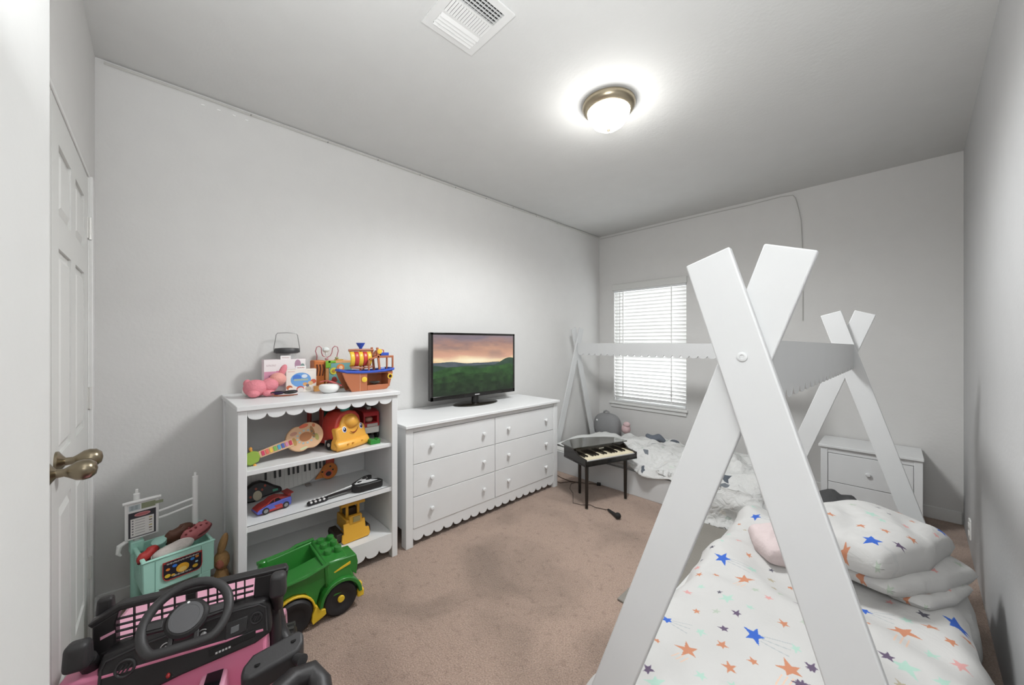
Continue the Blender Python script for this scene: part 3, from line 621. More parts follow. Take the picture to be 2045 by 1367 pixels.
# ------------------------------------------------------------------ toy piano and microphone
PU = Vector((.319, .948, 0)); PV = Vector((-.948, .319, 0)); PF = frame((1.007, 2.624, 0), PU, PV)
t = thing('toy_piano', 'black toy grand piano on turned legs in front of the far bed', 'piano', PF(.27, .15, 0))
PB = M('#17130f', .22, coat=.3, name='piano_black')
plan = [(0, 0), (.53, 0), (.53, .20), (.505, .27), (.44, .32), (.33, .36), (.22, .385), (.10, .365), (0, .305)]
o = G(); o.prism(plan, PF, .335, .350); o.out('bottom_board', PB, t)
o = G(); o.prism([(0, .165), (.53, .165)] + plan[2:], PF, .350, .437); o.out('body', PB, t, bevel=.003)
for u in (0, .515):
    o = G(); o.prism([(0, .335), (.17, .335), (.17, .437), (.14, .425), (.10, .400), (0, .392)], lambda a, b, c_: PF(c_, a, b), u, u + .015); o.out('cheek', PB, t, bevel=.002)
o = G(); o.prism([(.015, 0), (.515, 0), (.515, .014), (.015, .014)], PF, .335, .375); o.out('front_rail', PB, t, bevel=.002)
o = G(); o.prism([(.015, .012), (.515, .012), (.515, .022), (.015, .022)], PF, .350, .380); o.out('key_slip', M('#c9c8c6', .4), t)
o = G(); o.prism([(.22, -.001), (.30, -.001), (.30, .0), (.22, .0)], PF, .346, .366); o.out('front_panel', M('#0b0b10', .1), t)
nk = 18; kw = .498 / nk; k0 = None
for i in range(nk):
    o = G(); a = .0165 + i * kw; o.prism([(a, .022), (a + kw - .0014, .022), (a + kw - .0014, .150), (a, .150)], PF, .365, .387)
    o.out('white_key', M('#e6dcc0', .3, name='ivory'), t, bevel=.001)
for i in range(nk - 1):
    if i % 7 in (2, 6): continue
    o = G(); a = .0165 + (i + 1) * kw; o.prism([(a - .0075, .070), (a + .0065, .070), (a + .0065, .150), (a - .0075, .150)], PF, .387, .398); o.out('black_key', PB, t, bevel=.001)
o = G(); o.prism([(.015, .150), (.515, .150), (.515, .166), (.015, .166)], PF, .36, .437); o.out('fallboard', PB, t)
o = G(); o.prism([(.25, .1485), (.30, .1485), (.30, .1495), (.25, .1495)], PF, .412, .420); o.out('logo_plate', M('#b8b4a6', .4), t)
lid = [(-.008, .150), (.56, .150), (.56, .215), (.535, .29), (.46, .345), (.35, .385), (.22, .412), (.09, .392), (-.012, .33)]
o = G(); o.prism(lid, PF, .438, .447); o.out('lid', M('#29281c', .04, coat=1, name='lid_gloss'), t, bevel=.001)
for u, v in ((.018, .018), (.43, .03), (.15, .285)):
    o = G(); p = PF(u + (.006 if u < .1 else 0), v, 0); o.tube([p, p + Vector((0, 0, .10)), p + Vector((0, 0, .338))], [.011, .0135, .016], 16); lg = o.out('leg', PB, t)
    o = G(); o.lathe([(.0115, 0), (.0135, .002), (.0125, .006), (.001, .0065)], p, n=14); o.out('foot_cap', M('#a09a8c', .3, .7), lg)
t = thing('microphone', 'black toy microphone lying on the carpet with its thin cable', 'microphone', (1.22, 2.71, 0))
a, b = Vector((1.135, 2.742, .012)), Vector((1.235, 2.690, .016))
o = G(); o.tube([a, b], [.008, .0145], 14); o.out('handle', BLK, t)
o = G(); o.ell(b + (b - a).normalized() * .022 + Vector((0, 0, .008)), (.023, .023, .023), n=18); o.out('grille_head', M('#161514', .6, bump=.5, scale=400), t)
o = G(); o.tube([a, (1.10, 2.74, .004), (1.03, 2.72, .003), (.98, 2.73, .003), (.93, 2.68, .003), (.86, 2.66, .003), (.80, 2.74, .003), (.74, 2.82, .003), (.66, 2.88, .003), (.60, 2.98, .003), (.62, 3.06, .003)], .0028, 6); o.out('cable', M('#4a3d36', .7), t)
o = G(); o.tube([(.30, 3.13, .004), (.36, 3.06, .004), (.45, 3.03, .004), (.55, 3.02, .004), (.64, 3.06, .004), (.72, 3.10, .004), (.78, 3.14, .006)], .004, 6); o.tube([(.36, 3.00, .004), (.42, 2.93, .004), (.52, 2.92, .004), (.56, 3.00, .004), (.64, 3.05, .004)], .004, 6)
o.tube([(.34, 2.97, .004), (.36, 3.00, .004)], .004, 6)
t = thing('extension_lead', 'dark brown power cord coiled on the carpet beside the wide dresser', 'cord', (.55, 3.02, 0)); o.out('cable', M('#4f3d33', .7), t)
o = G(); o.box((.80, 3.13, .014), (.035, .025, .026), (0, 0, .4)); o.out('plug', BLK, t, bevel=.004)
# ------------------------------------------------------------------ things on top of the bookshelf (z = 1.012)
ZT = 1.0125
# lantern behind
t = thing('camping_lantern', 'clear lantern with dark cap and wire handle at the back of the bookshelf top', 'lantern', (.07, .80, ZT))
c = (.07, .795)
o = G(); o.lathe([(.052, 0), (.055, .004), (.055, .03), (.05, .034), (.01, .034)], (*c, ZT), n=28); o.out('base', M('#3a3a3b', .5), t)
o = G(); o.lathe([(.046, .034), (.050, .12), (.050, .232)], (*c, ZT), n=28); o.out('clear_shade', M('#dfe3e2', .1, alpha=.22, name='clear_plastic'), t)
o = G(); o.lathe([(.058, .232), (.068, .238), (.070, .246), (.064, .262), (.03, .266), (.004, .266)], (*c, ZT), n=32); o.out('cap', M('#3b3b3c', .45), t)
o = G(); o.tube([(c[0], c[1] + q, ZT + w_) for q, w_ in ((-.070, .235), (-.070, .26), (-.058, .345), (-.05, .356), (0, .359), (.05, .356), (.058, .345), (.070, .26), (.070, .235))], .0022, 8); o.out('wire_handle', M('#8e8e8c', .35, .6), t)
# product boxes
def box_art(seed, w, h, base, kind):
    p = PX(w, h, base)
    if kind == 'pink':
        p.rect(0, int(h * .36), w, int(h * .82), '#d99bb4'); p.rect(int(w * .28), int(h * .34), int(w * .75), int(h * .42), '#d98aa8'); p.rect(0, int(h * .82), w, h, '#f0e9e9')
        p.ell(w * .80, h * .16, w * .08, h * .15, '#b08aa0'); p.ell(w * .92, h * .24, w * .06, h * .10, '#7f9a95')
        for k in range(14): p.line(w * .05 + k * w * .016, h * .2, w * .055 + k * w * .016, h * .14, 1.5, '#c9b9bd')
        p.ell(w * .45, h * .62, w * .22, h * .2, '#e9c3d1'); p.ell(w * .2, h * .5, w * .1, h * .05, '#b06a8d')
    else:
        p.ell(w * .48, h * .46, w * .34, h * .32, '#6fa3dc'); p.ell(w * .35, h * .36, w * .14, h * .14, '#4a7bd0'); p.ell(w * .6, h * .3, w * .1, h * .08, '#dfe6ef'); p.rect(int(w * .25), int(h * .42), int(w * .72), int(h * .50), '#a9b8a8')
        for k, (x, y, r, c_) in enumerate([(.1, .78, .10, '#c4663f'), (.14, .84, .07, '#efe6da'), (.46, .86, .13, '#c95a4d'), (.47, .90, .11, '#d9d3cf'), (.72, .86, .10, '#bdb5a6'), (.9, .55, .10, '#d3684e'), (.8, .62, .09, '#e7bf86'), (.62, .66, .08, '#e0a468'), (.7, .72, .06, '#6d6d7c')]): p.ell(w * x, h * y, w * r, h * r, c_)
        for k in range(9): p.line(w * .06 + k * w * .025, h * .10, w * .068 + k * w * .025, h * .07, 1.5, '#c05a4a')
        for k in range(12): p.line(w * .7 + k * w * .02, h * .08, w * .706 + k * w * .02, h * .06, 1.2, '#b09a8a')
    return p.a
def carton(name, label, F, w, d, h, art, side, tab):
    t = thing(name, label, 'box', F(w / 2, d / 2, 0))
    o = G(); o.prism([(0, 0), (w, 0), (w, d), (0, d)], F, 0, h); o.out('carton', M(side, .6), t, bevel=.001)
    o = G(); o.quad(F(.001, -.0006, .001), F(w - .001, -.0006, .001), F(w - .001, -.0006, h - .001), F(.001, -.0006, h - .001)); o.out('front_print', art, t, fix=False, smooth=False)
    a, b, z, c_ = tab; o = G(); o.prism([(a, h - .002), (b, h - .002), (b, h + z), (a, h + z)], lambda u, v, w_: F(u, w_, v), .002, .003); tb = o.out('hang_tab', M('#f1eeec', .6), t)
    o = G(); n_ = 9
    for k in range(n_): q = a + (b - a) * (.15 + .7 * k / n_); o.prism([(q, h + z * .35), (q + .0025, h + z * .35), (q + .0025, h + z * (.5 + .12 * sin(k * 2.4))), (q, h + z * .6)], lambda u, v, w_: F(u, w_, v), .0008, .0018)
    o.out('tab_lettering', M(c_, .6), tb)
F1 = frame((.135, .663, ZT), (-.05, .9987, 0), (-.9987, -.05, 0))
carton('pink_toy_box', 'large white and pink toy box standing at the back of the bookshelf top', F1, .222, .05, .197, IMG('pink_box_art', box_art(1, 200, 180, '#efeaea', 'pink'), .5), '#ead9dd', (.085, .140, .022, '#c7a7a9'))
F2 = frame((.195, .762, ZT), (.10, .995, 0), (-.995, .10, 0))
carton('animal_toy_box', 'cream toy box with blue oval picture in front of the pink box', F2, .160, .045, .138, IMG('animal_box_art', box_art(2, 200, 180, '#ece4dc', 'blue'), .5), '#e6dcd2', (.05, .105, .020, '#b5483f'))
t = tag(G().bb((.11, .905, ZT), (.15, .962, ZT + .12)).out('mauve_box', M('#c99bb3', .6), bevel=.002), 'narrow mauve box between the cream toy box and the activity cube', 'box')
t = tag(G().bb((.20, .905, ZT), (.235, .945, ZT + .032)).out('orange_block', M('#e0a35c', .5), bevel=.002), 'small orange block on the bookshelf top beside the white bowl', 'block')
# pink plush rabbit lying down
t = thing('pink_plush_rabbit', 'coral pink plush animal slumped at the left of the bookshelf top', 'plush toy', (.24, .63, ZT))
PK = M('#e08a94', .95, bump=.5, scale=120, var=.08, vscale=20, name='pink_fur'); PK2 = M('#e7a49a', .95, bump=.5, scale=120)
o = G(); o.ell((.25, .605, ZT + .048), (.06, .058, .047), n=22); o.ell((.245, .665, ZT + .055), (.05, .05, .04), (.4, 0, 0), n=20); o.out('body', PK, t)
o = G(); o.ell((.225, .715, ZT + .088), (.04, .042, .038), n=22); o.out('head', PK2, t)
for c_, s_, r_ in (((.20, .745, ZT + .135), (.014, .018, .038), (-.4, 0, 0)), ((.23, .655, ZT + .075), (.02, .05, .016), (.5, 0, .2))): o = G(); o.ell(c_, s_, r_, n=16); o.out('ear', PK, t)
for c_, s_, r_ in (((.29, .59, ZT + .024), (.03, .03, .022), (0, 0, 0)), ((.285, .66, ZT + .02), (.025, .035, .018), (0, 0, .5)), ((.20, .575, ZT + .07), (.02, .02, .024), (0, 0, 0))): o = G(); o.ell(c_, s_, r_, n=16); o.out('paw', PK, t)
o = G(); o.ell((.22, .565, ZT + .03), (.02, .018, .028), n=14); tag(o.out('white_plush_tail', M('#e9e6e2', .9)), 'white fluffy ball behind the pink plush on the bookshelf top', 'plush toy')
# sunglasses
t = thing('toy_sunglasses', 'folded purple-lensed toy sunglasses lying in front of the pink plush', 'glasses', (.30, .72, ZT))
FR = M('#2b2530', .3)
for y, m_ in ((.695, '#5a4478'), (.762, '#4d5248')):
    o = G(); o.tube([(.30 + .020 * sin(a), y + .033 * cos(a), ZT + .018 + .010 * sin(a)) for a in [2 * pi * k / 24 for k in range(24)]], .0035, 8, closed=True); fr = o.out('rim', FR, t)
    o = G(); o.prism([(.030 * cos(2 * pi * k / 20), .018 * sin(2 * pi * k / 20)) for k in range(20)], lambda u, v, w_: Vector((.30 + v, y + u, ZT + .018 + v * .5 + w_)), -.001, .001); o.out('lens', M(m_, .1), fr)
o = G(); o.tube([(.325, .665, ZT + .012), (.33, .70, ZT + .006), (.33, .79, ZT + .004)], .003, 6); o.tube([(.335, .672, ZT + .006), (.34, .72, ZT + .004), (.34, .77, ZT + .004)], .0025, 6); o.out('temple', M('#8e5038', .4), t)
# activity cube with bead wires
t = thing('wooden_activity_cube', 'wooden bead-maze activity cube with teal front panel behind the ship', 'activity toy', (.12, 1.05, ZT))
o = G(); o.bb((.04, .990, ZT), (.165, 1.15, ZT + .180)); o.out('body', M('#d9a06a', .5, var=.1, vscale=30), t, bevel=.004)
o = G(); o.bb((.166, 1.008, ZT + .01), (.169, 1.15, ZT + .165)); o.out('teal_panel', M('#76a9a8', .5), t)
o = G(); o.bb((.164, .988, ZT + .135), (.171, 1.02, ZT + .182)); o.bb((.164, 1.0, ZT + .166), (.171, 1.05, ZT + .182)); o.out('green_corner', M('#7fb83c', .4), t, bevel=.004)
o = G(); o.bb((.06, .925, ZT), (.155, .988, ZT + .185)); o.out('orange_end', M('#c8743a', .45), t, bevel=.008)
for k in range(3):
    o = G(); o.tube([(.158, .940 + k * .018 + .004 * sin(j), ZT + .16 - j * .018) for j in range(5)], .004, 6); o.out('wavy_slot', M('#5c2f1e', .6), t)
o = G(); o.lathe([(.022, 0), (.022, .004), (.001, .005)], (.169, 1.035, ZT + .115), (1, 0, 0), 24); o.out('gear', M('#d6d24f', .4), t)
o = G(); o.lathe([(.010, .005), (.010, .008), (.001, .009)], (.169, 1.035, ZT + .115), (1, 0, 0), 18); o.out('gear_hub', M('#b98a3c', .4), t)
o = G(); o.lathe([(.024, 0), (.024, .004), (.001, .005)], (.169, 1.078, ZT + .135), (1, 0, 0), 24); o.out('gear', M('#e08848', .4), t)
o = G(); o.lathe([(.012, .005), (.012, .008), (.001, .009)], (.169, 1.078, ZT + .135), (1, 0, 0), 18); o.out('gear_hub', M('#f0c9a0', .4), t)
o = G(); zb = ZT + .183
o.tube([(.10, .955, zb), (.10, .957, zb + .03), (.10, .948, zb + .06), (.10, .955, zb + .085), (.10, .970, zb + .092), (.10, .983, zb + .080), (.10, .984, zb + .05), (.10, .990, zb + .03), (.10, 1.003, zb + .022)], .0028, 8)
o.tube([(.10, 1.015, zb), (.10, 1.02, zb + .018), (.10, 1.038, zb + .028), (.10, 1.048, zb + .05), (.10, 1.052, zb + .078), (.10, 1.066, zb + .092), (.10, 1.082, zb + .085), (.10, 1.088, zb + .06), (.10, 1.08, zb + .03), (.10, 1.078, zb)], .0028, 8)
o.out('bead_wire', M('#a8626a', .35, .3), t)
for c_, col in (((.10, 1.078, zb + .012), '#9aa37a'), ((.10, 1.015, zb + .008), '#b9929a')): o = G(); o.ell(c_, (.012, .012, .008), n=14); o.out('bead', M(col, .4), t)
o = G(); o.bb((.09, 1.065, ZT + .181), (.13, 1.11, ZT + .187)); o.out('slider', M('#c9a63f', .4), t)
o = G(); o.ell((.07, 1.02, zb + .067), (.016, .022, .018), n=16); o.cyl((.07, 1.02, zb + .05), (.07, 1.028, zb), .006, n=8); tag(o.out('white_rattle', M('#dfe6e4', .5)), 'white and pale teal rattle behind the bead wires', 'rattle')
# white bowl with red spoon
t = thing('white_bowl', 'round white bowl on the bookshelf top in front of the activity cube', 'bowl', (.33, .955, ZT))
o = G(); o.lathe([(.030, 0), (.042, .006), (.054, .022), (.056, .034), (.052, .046), (.044, .050), (.02, .052), (.001, .052)], (.34, .955, ZT), n=30); o.out('bowl_body', M('#eeeeec', .35), t)
o = G(); o.tube([(.30, .915, ZT + .062), (.31, .95, ZT + .070), (.33, .99, ZT + .055), (.35, 1.025, ZT + .035)], [.005, .006, .009, .011], 8, flat=.6); tag(o.out('red_spoon', M('#cf6666', .4)), 'red toy spoon leaning across the white bowl', 'spoon')
o = G(); o.box((.20, 1.03, ZT + .065), (.03, .03, .03), (.4, .3, .6), taper=.6); o.box((.20, 1.01, ZT + .05), (.02, .04, .015), (.2, 0, .3)); o.bb((.185, .99, ZT), (.215, 1.035, ZT + .05)); tag(o.out('red_toy_piece', M('#a8443f', .4), bevel=.004), 'dark red toy piece lying before the teal panel', 'toy')
# ship
t = thing('toy_ship', 'brown toy pirate ship with blue rail and yellow and red striped sail', 'toy ship', (.36, 1.15, ZT), world=True)
BR = M('#b06a48', .4, name='ship_brown'); BL = M('#2f52b8', .35, name='ship_blue'); YE = M('#e6c03c', .35, name='toy_yellow'); RD = M('#c2403a', .35, name='toy_red')
SX = .355
def hull(y, z, sgn):   # half width
    return sgn * (.055 if y > 1.03 else .055 * max(.12, (y - .985) / .05) ** .6)
keel = [(1.005, 1.130), (1.02, 1.090), (1.037, 1.055), (1.062, ZT), (1.262, ZT), (1.288, 1.018), (1.302, 1.04), (1.322, 1.115), (1.322, 1.125), (1.012, 1.135)]
o = G()
# near wall with the hold opening cut out, far wall, keel, ends
def side(x0, x1, hole):
    if not hole: o.prism(keel, lambda u, v, w_: Vector((w_, u, v)), x0, x1); return
    a, b, z0, z1 = 1.155, 1.290, 1.045, 1.118
    o.prism([(1.005, 1.130), (1.02, 1.090), (1.037, 1.055), (1.062, ZT), (a, ZT), (a, 1.131)], lambda u, v, w_: Vector((w_, u, v)), x0, x1)
    o.prism([(a, ZT), (1.262, ZT), (1.283, 1.016), (b, 1.022), (b, z0), (a, z0)], lambda u, v, w_: Vector((w_, u, v)), x0, x1)
    o.prism([(b, 1.022), (1.302, 1.04), (1.322, 1.115), (1.322, 1.125), (b, 1.127)], lambda u, v, w_: Vector((w_, u, v)), x0, x1)
    o.prism([(a, z1), (b, z1), (b, 1.127), (a, 1.131)], lambda u, v, w_: Vector((w_, u, v)), x0, x1)
side(SX + .045, SX + .055, True); side(SX - .055, SX - .045, False)
o.bb((SX - .05, 1.066, ZT), (SX + .05, 1.262, ZT + .012)); o.bb((SX - .05, 1.290, 1.03), (SX + .05, 1.305, 1.12)); o.bb((SX - .05, 1.04, 1.118), (SX + .05, 1.15, 1.128)); o.bb((SX - .046, 1.148, ZT), (SX + .046, 1.154, 1.12))
o.out('hull', BR, t, bevel=.002)
o = G(); o.tube([(SX + a_, y, z) for a_, y, z in ((0, .995, 1.146), (.03, 1.0, 1.144), (.054, 1.03, 1.134), (.058, 1.12, 1.129), (.058, 1.20, 1.129), (.058, 1.27, 1.133), (.056, 1.325, 1.139), (.03, 1.338, 1.140), (-.03, 1.338, 1.14), (-.056, 1.325, 1.139), (-.058, 1.2, 1.129), (-.054, 1.03, 1.134), (-.03, 1.0, 1.144))], .0085, 8, closed=True); o.out('rail', BL, t)
o = G(); o.bb((SX - .05, 1.19, 1.122), (SX + .052, 1.32, 1.130)); o.out('deck', M('#1f2f60', .4), t)
o = G(); o.lathe([(.0165, 0), (.0165, .004), (.012, .006), (.001, .006)], (SX + .055, 1.136, 1.083), (1, 0, 0), 24); o.out('porthole', YE, t)
o = G(); o.lathe([(.017, 0), (.017, .005), (.011, .006), (.011, .001), (.001, .001)], (SX + .055, 1.302, 1.094), (1, 0, 0), 24); ph_ = o.out('porthole', YE, t)
o = G(); o.lathe([(.011, .0015), (.001, .0018)], (SX + .055, 1.302, 1.094), (1, 0, 0), 20); o.out('porthole_glass', M('#3a1c14', .2), ph_)
o = G(); o.bb((SX + .0552, 1.109, ZT), (SX + .0562, 1.1105, 1.125)); o.out('hull_seam', M('#e7b89a', .5), t)
o = G(); o.lathe([(.004, 0), (.03, .015), (.034, .02), (.03, .022), (.001, .018)], (SX + .01, 1.22, 1.04), (0, 0, 1), 22); o.cyl((SX + .01, 1.22, 1.02), (SX + .01, 1.22, 1.045), .006, n=10); o.out('steering_gear', M('#5c6360', .4), t)
# sail in five stripes
for k in range(5):
    y0, y1 = 1.062 + k * .0262, 1.062 + (k + 1) * .0262
    def SF(u, v, off=0):
        z = 1.163 + .092 * v; y = y0 + (y1 - y0) * u; b_ = .024 * sin(pi * v) ** .7
        return Vector((SX + .012 + b_ + off, y, z))
    o = G(); o.grid(3, 10, lambda u, v: SF(u, v)); o.out('sail_stripe', YE if k % 2 == 0 else RD, t, solid=.004, fix=False)
o = G(); o.tube([(SX + .008, 1.058, 1.262), (SX + .012, 1.1, 1.264), (SX + .012, 1.18, 1.264), (SX + .008, 1.212, 1.262)], .0075, 10); o.tube([(SX + .008, 1.07, 1.158), (SX + .014, 1.13, 1.152), (SX + .008, 1.21, 1.158)], .0065, 8); o.cyl((SX, 1.135, 1.12), (SX, 1.135, 1.27), .007, n=10); o.out('mast', M('#a9694c', .4), t)
o = G(); o.lathe([(.008, 0), (.010, .010), (.020, .026), (.027, .040), (.024, .041), (.016, .03), (.001, .02)], (SX, 1.135, 1.268), (0, 0, 1), 24); o.out('crows_nest', BL, t)
o = G()
for x in (SX + .042, SX - .042):
    o.box((x, 1.232, 1.20), (.010, .014, .16), (R(6), 0, 0)); o.bb((x - .005, 1.322, 1.13), (x + .005, 1.332, 1.215)); o.bb((x - .005, 1.215, 1.213), (x + .005, 1.332, 1.227))
    o.bb((x - .005, 1.165, 1.135), (x + .005, 1.175, 1.20)); o.box((x, 1.195, 1.212), (.010, .045, .012), (R(20), 0, 0))
o.bb((SX - .042, 1.225, 1.215), (SX + .042, 1.332, 1.225)); o.out('cabin', BR, t, bevel=.002)
o = G(); o.prism([(1.20, 1.225), (1.245, 1.225), (1.240, 1.255), (1.222, 1.262)], lambda u, v, w_: Vector((w_, u, v)), SX + .01, SX + .04); o.out('cabin_peak', BR, t, bevel=.003)
o = G(); o.lathe([(.016, 0), (.016, .008), (.001, .010)], (SX + .04, 1.238, 1.254), (1, 0, 0), 18); o.out('wheel_disc', YE, t)
o = G(); o.bb((SX - .02, 1.247, 1.227), (SX + .046, 1.30, 1.246)); o.out('blue_sign', BL, t, bevel=.002)
o = G(); o.tube([(SX + .03, 1.245, 1.246), (SX + .03, 1.245, 1.268), (SX + .03, 1.27, 1.262), (SX + .03, 1.272, 1.246)], .003, 6); o.out('red_loop', RD, t)
# ------------------------------------------------------------------ shelf A (z=.6975)
ZA = .6975
# wooden toy guitar leaning
t = thing('wooden_toy_guitar', 'wooden toy guitar with rainbow fret buttons and green head, leaning on the top shelf', 'guitar', (.43, .72, ZA))
ang = R(13); GO = Vector((.445, .795, ZA + .098)); lean = R(14)
GU = Vector((0, cos(ang), sin(ang))); GN = Vector((cos(lean), 0, sin(lean)));
GU = (Vector((0, cos(ang), 0)) + Vector((-sin(lean), 0, cos(lean))) * sin(ang)).normalized(); GV = GN.cross(GU).normalized()
GF = lambda u, v, w_: GO + GU * u + GV * v + GN * w_
body = []
for k in range(48):
    a = 2 * pi * k / 48; r_ = .074 * (1 + .10 * cos(2 * a) + .05 * cos(a)) - .010 * math.exp(-((abs(((a / pi) % 2) - 1) - .5) / .09) ** 2) * 1.0
    body.append((r_ * cos(a) * 1.15, r_ * sin(a) * 1.12))
o = G(); o.prism(body, GF, -.03, 0); o.out('body', M('#d9b08a', .5, var=.08, vscale=25, name='toy_wood'), t, bevel=.004)
o = G(); o.prism([(.006 + .031 * cos(a), .024 * sin(a)) for a in [2 * pi * k / 24 for k in range(24)]], GF, .0005, .0015); o.out('sound_hole', M('#a86e42', .5), t)
pa = PX(10, 10, '#8db8c4')
for k in range(12):
    a = 2 * pi * k / 12; o = G(); o.prism([(.006 + .042 * cos(a) + .006 * cos(b), .034 * sin(a) + .005 * sin(b)) for b in [2 * pi * j / 8 for j in range(8)]], GF, .0005, .0012); o.out('painted_petal', M('#a9bfc0', .6), t)
for u, v, a_, b_, col in ((.045, .012, .010, .034, '#a3774a'), (.058, -.022, .010, .020, '#a8a05c'), (.012, .058, .024, .010, '#d9694a'), (-.045, .035, .018, .010, '#c08c78'), (-.052, -.006, .010, .022, '#b89050'), (-.02, -.055, .02, .006, '#c9cfa8'), (.06, .045, .008, .010, '#c9744c')):
    o = G(); o.prism([(u + a_ * cos(b), v + b_ * sin(b)) for b in [2 * pi * j / 12 for j in range(12)]], GF, .0005, .0012); o.out('painted_motif', M(col, .6), t)
o = G(); o.prism([(-.215, -.020), (-.06, -.024), (-.06, .020), (-.215, .014)], GF, -.018, .004); o.out('neck', M('#dcb893', .5), t, bevel=.002)
for k, col in enumerate(('#cc3f62', '#dc6a5a', '#e9c04a', '#79b356', '#4aa2c4', '#4f63b0', '#d58aac', '#c83f58')):
    u = -.205 + k * .0182; o = G(); o.prism([(u, -.014), (u + .013, -.014), (u + .013, .010), (u, .010)], GF, .004, .008); o.out('fret_button', M(col, .4), t, bevel=.001)
o = G(); o.prism([(-.275, -.030), (-.262, -.040), (-.225, -.034), (-.213, -.012), (-.215, .014), (-.235, .026), (-.262, .024), (-.276, .008)], GF, -.018, .006); o.out('head', M('#8aa63c', .4), t, bevel=.004)
for u, v in ((-.240, .038), (-.245, -.048)): o = G(); o.cyl(GF(u, v * .6, -.006), GF(u, v, -.006), .006, n=12); o.ell(GF(u, v, -.006), (.010, .008, .010), n=12); o.out('tuning_peg', M('#e8a44c', .4), t)
# train
t = thing('smiling_toy_train', 'large red and orange toy train with a smiling yellow front on the top shelf', 'toy train', (.35, 1.03, ZA))
TO = Vector((.492, 1.040, ZA)); ta = R(20); TF_ = Vector((cos(ta), sin(ta), 0)); TR_ = Vector((-sin(ta), cos(ta), 0))
TFm = lambda u, v, w_: TO + TR_ * u + TF_ * v + Vector((0, 0, w_))     # u lateral, v forward
RB = M('#c6453c', .35, name='train_red')
o = G(); o.prism([(-.090, -.33), (.090, -.33), (.090, -.07), (.05, -.035), (-.05, -.035), (-.085, -.07)], TFm, .025, .10); o.out('chassis', RB, t, bevel=.012)
def barrel(p): return p
o = G(); o.prism([(-.088, .06), (.088, .06), (.09, .13), (.078, .175), (.05, .205), (0, .215), (-.05, .205), (-.078, .175), (-.09, .13)], lambda u, v, w_: TFm(u, w_, v), -.16, -.04); o.out('boiler', RB, t, bevel=.008)
o = G()
for u in (-.075, .075):
    for v in (-.165, -.285): pass
for u0 in (-.082, .070):
    for v0 in (-.19, -.30): o.prism([(u0, v0), (u0 + .012, v0), (u0 + .012, v0 + .03), (u0, v0 + .03)], TFm, .09, .235)
o.prism([(-.08, -.30), (.08, -.30), (.08, -.17), (-.08, -.17)], TFm, .08, .135); o.out('cab', M('#8f2d24', .4), t, bevel=.004)
o = G(); o.prism([(-.095, .222), (.095, .222), (.085, .246), (.05, .260), (-.05, .260), (-.085, .246)], lambda u, v, w_: TFm(u, w_, v), -.315, -.135); o.out('roof', M('#d2733a', .4), t, bevel=.006)
o = G(); o.ell(TFm(0, -.24, .17), (.03, .03, .035), n=16); o.out('seat', M('#3f8a80', .5), t)
# face
face = [(-.112, .012), (-.10, .004), (0, -.002), (.10, .004), (.112, .012), (.108, .055), (.098, .072), (.10, .115), (.094, .125), (.068, .130), (.062, .155), (.045, .182), (.02, .195), (-.02, .195), (-.045, .182), (-.062, .155), (-.068, .130), (-.094, .125), (-.10, .115), (-.098, .072), (-.108, .055)]
FY = M('#eeb04a', .38, name='train_yellow')
def FC(u, v, w_): return TFm(u, w_ - .9 * u * u - (.03 * max(0, (v - .07)) / .12 if v > .07 else 0), v)
o = G(); o.prism(face, FC, -.045, 0); o.out('face', FY, t, bevel=.008)
o = G(); o.grid(16, 6, lambda a, b: TFm(-.112 + .224 * a, .010 - .9 * (-.112 + .224 * a) ** 2 + .012 * sin(pi * b) - .012 * b, .006 + .050 * b)); o.out('cowcatcher', FY, t, solid=.02, fix=False)
o = G(); o.ell(TFm(0, -.022, .152), (.030, .044, .036), n=22); o.out('nose', FY, t)
for u in (-.052, .066):
    e = None
    for nm, r_, h_, col, dx_, dz_ in (('eye', .0135, .017, '#f4f4f4', 0, 0), ('iris', .010, .0135, '#5d6fb5', .001, -.001), ('pupil', .0075, .0095, '#171318', .002, 0), ('eye_glint', .003, .004, '#ffffff', -.002, .004)):
        q = {'eye': .001, 'iris': .002, 'pupil': .003, 'eye_glint': .004}[nm]
        o = G(); o.prism([(u + dx_ + r_ * cos(a), .116 + dz_ + h_ * sin(a)) for a in [2 * pi * k / 20 for k in range(20)]], FC, 0, q); o.out(nm, M(col, .3), t)
o = G(); o.tube([FC(-.030 + .012 * k + .01, .088 + .0026 * (k - 2.2) ** 2 + .0012 * k, .004) for k in range(6)], [.001, .0025, .0035, .003, .002, .001], 8); o.out('mouth', M('#7a2418', .4), t)
for u in (-.05, -.018, .05): o = G(); o.ell(TFm(u, .020 - .9 * u * u, .038), (.006, .006, .003), n=10); o.out('dimple', M('#dd9a3c', .4), t)
for u in (-.088, .088):
    for v, r_ in ((-.085, .030), (-.245, .036)):
        o = G(); a = TFm(u - .010 * math.copysign(1, u), v, r_); b = TFm(u + .010 * math.copysign(1, u), v, r_); o.cyl(a, b, r_, n=24); wl_ = o.out('wheel', M('#1c1a1b', .5), t, bevel=.003)
        o = G(); o.cyl(b, b + (b - a) * .12, r_ * .36, n=16); o.out('wheel_hub', M('#b9b3ad', .4), wl_)
o = G(); o.prism([(-.089, -.13), (.089, -.13), (.089, -.11), (-.089, -.11)], TFm, .02, .05); o.out('step', M('#cfc9c8', .4), t)
o = G(); o.lathe([(.016, 0), (.014, .015), (.024, .022), (.027, .045), (.022, .052), (.001, .054)], TFm(.0, -.075, .185), n=22); o.out('smokestack', M('#4fb5a4', .4), t)
o = G(); o.ell(TFm(.0, -.075, .248), (.022, .022, .016), n=16); o.out('smoke_puff', M('#dcdcd0', .5), t)
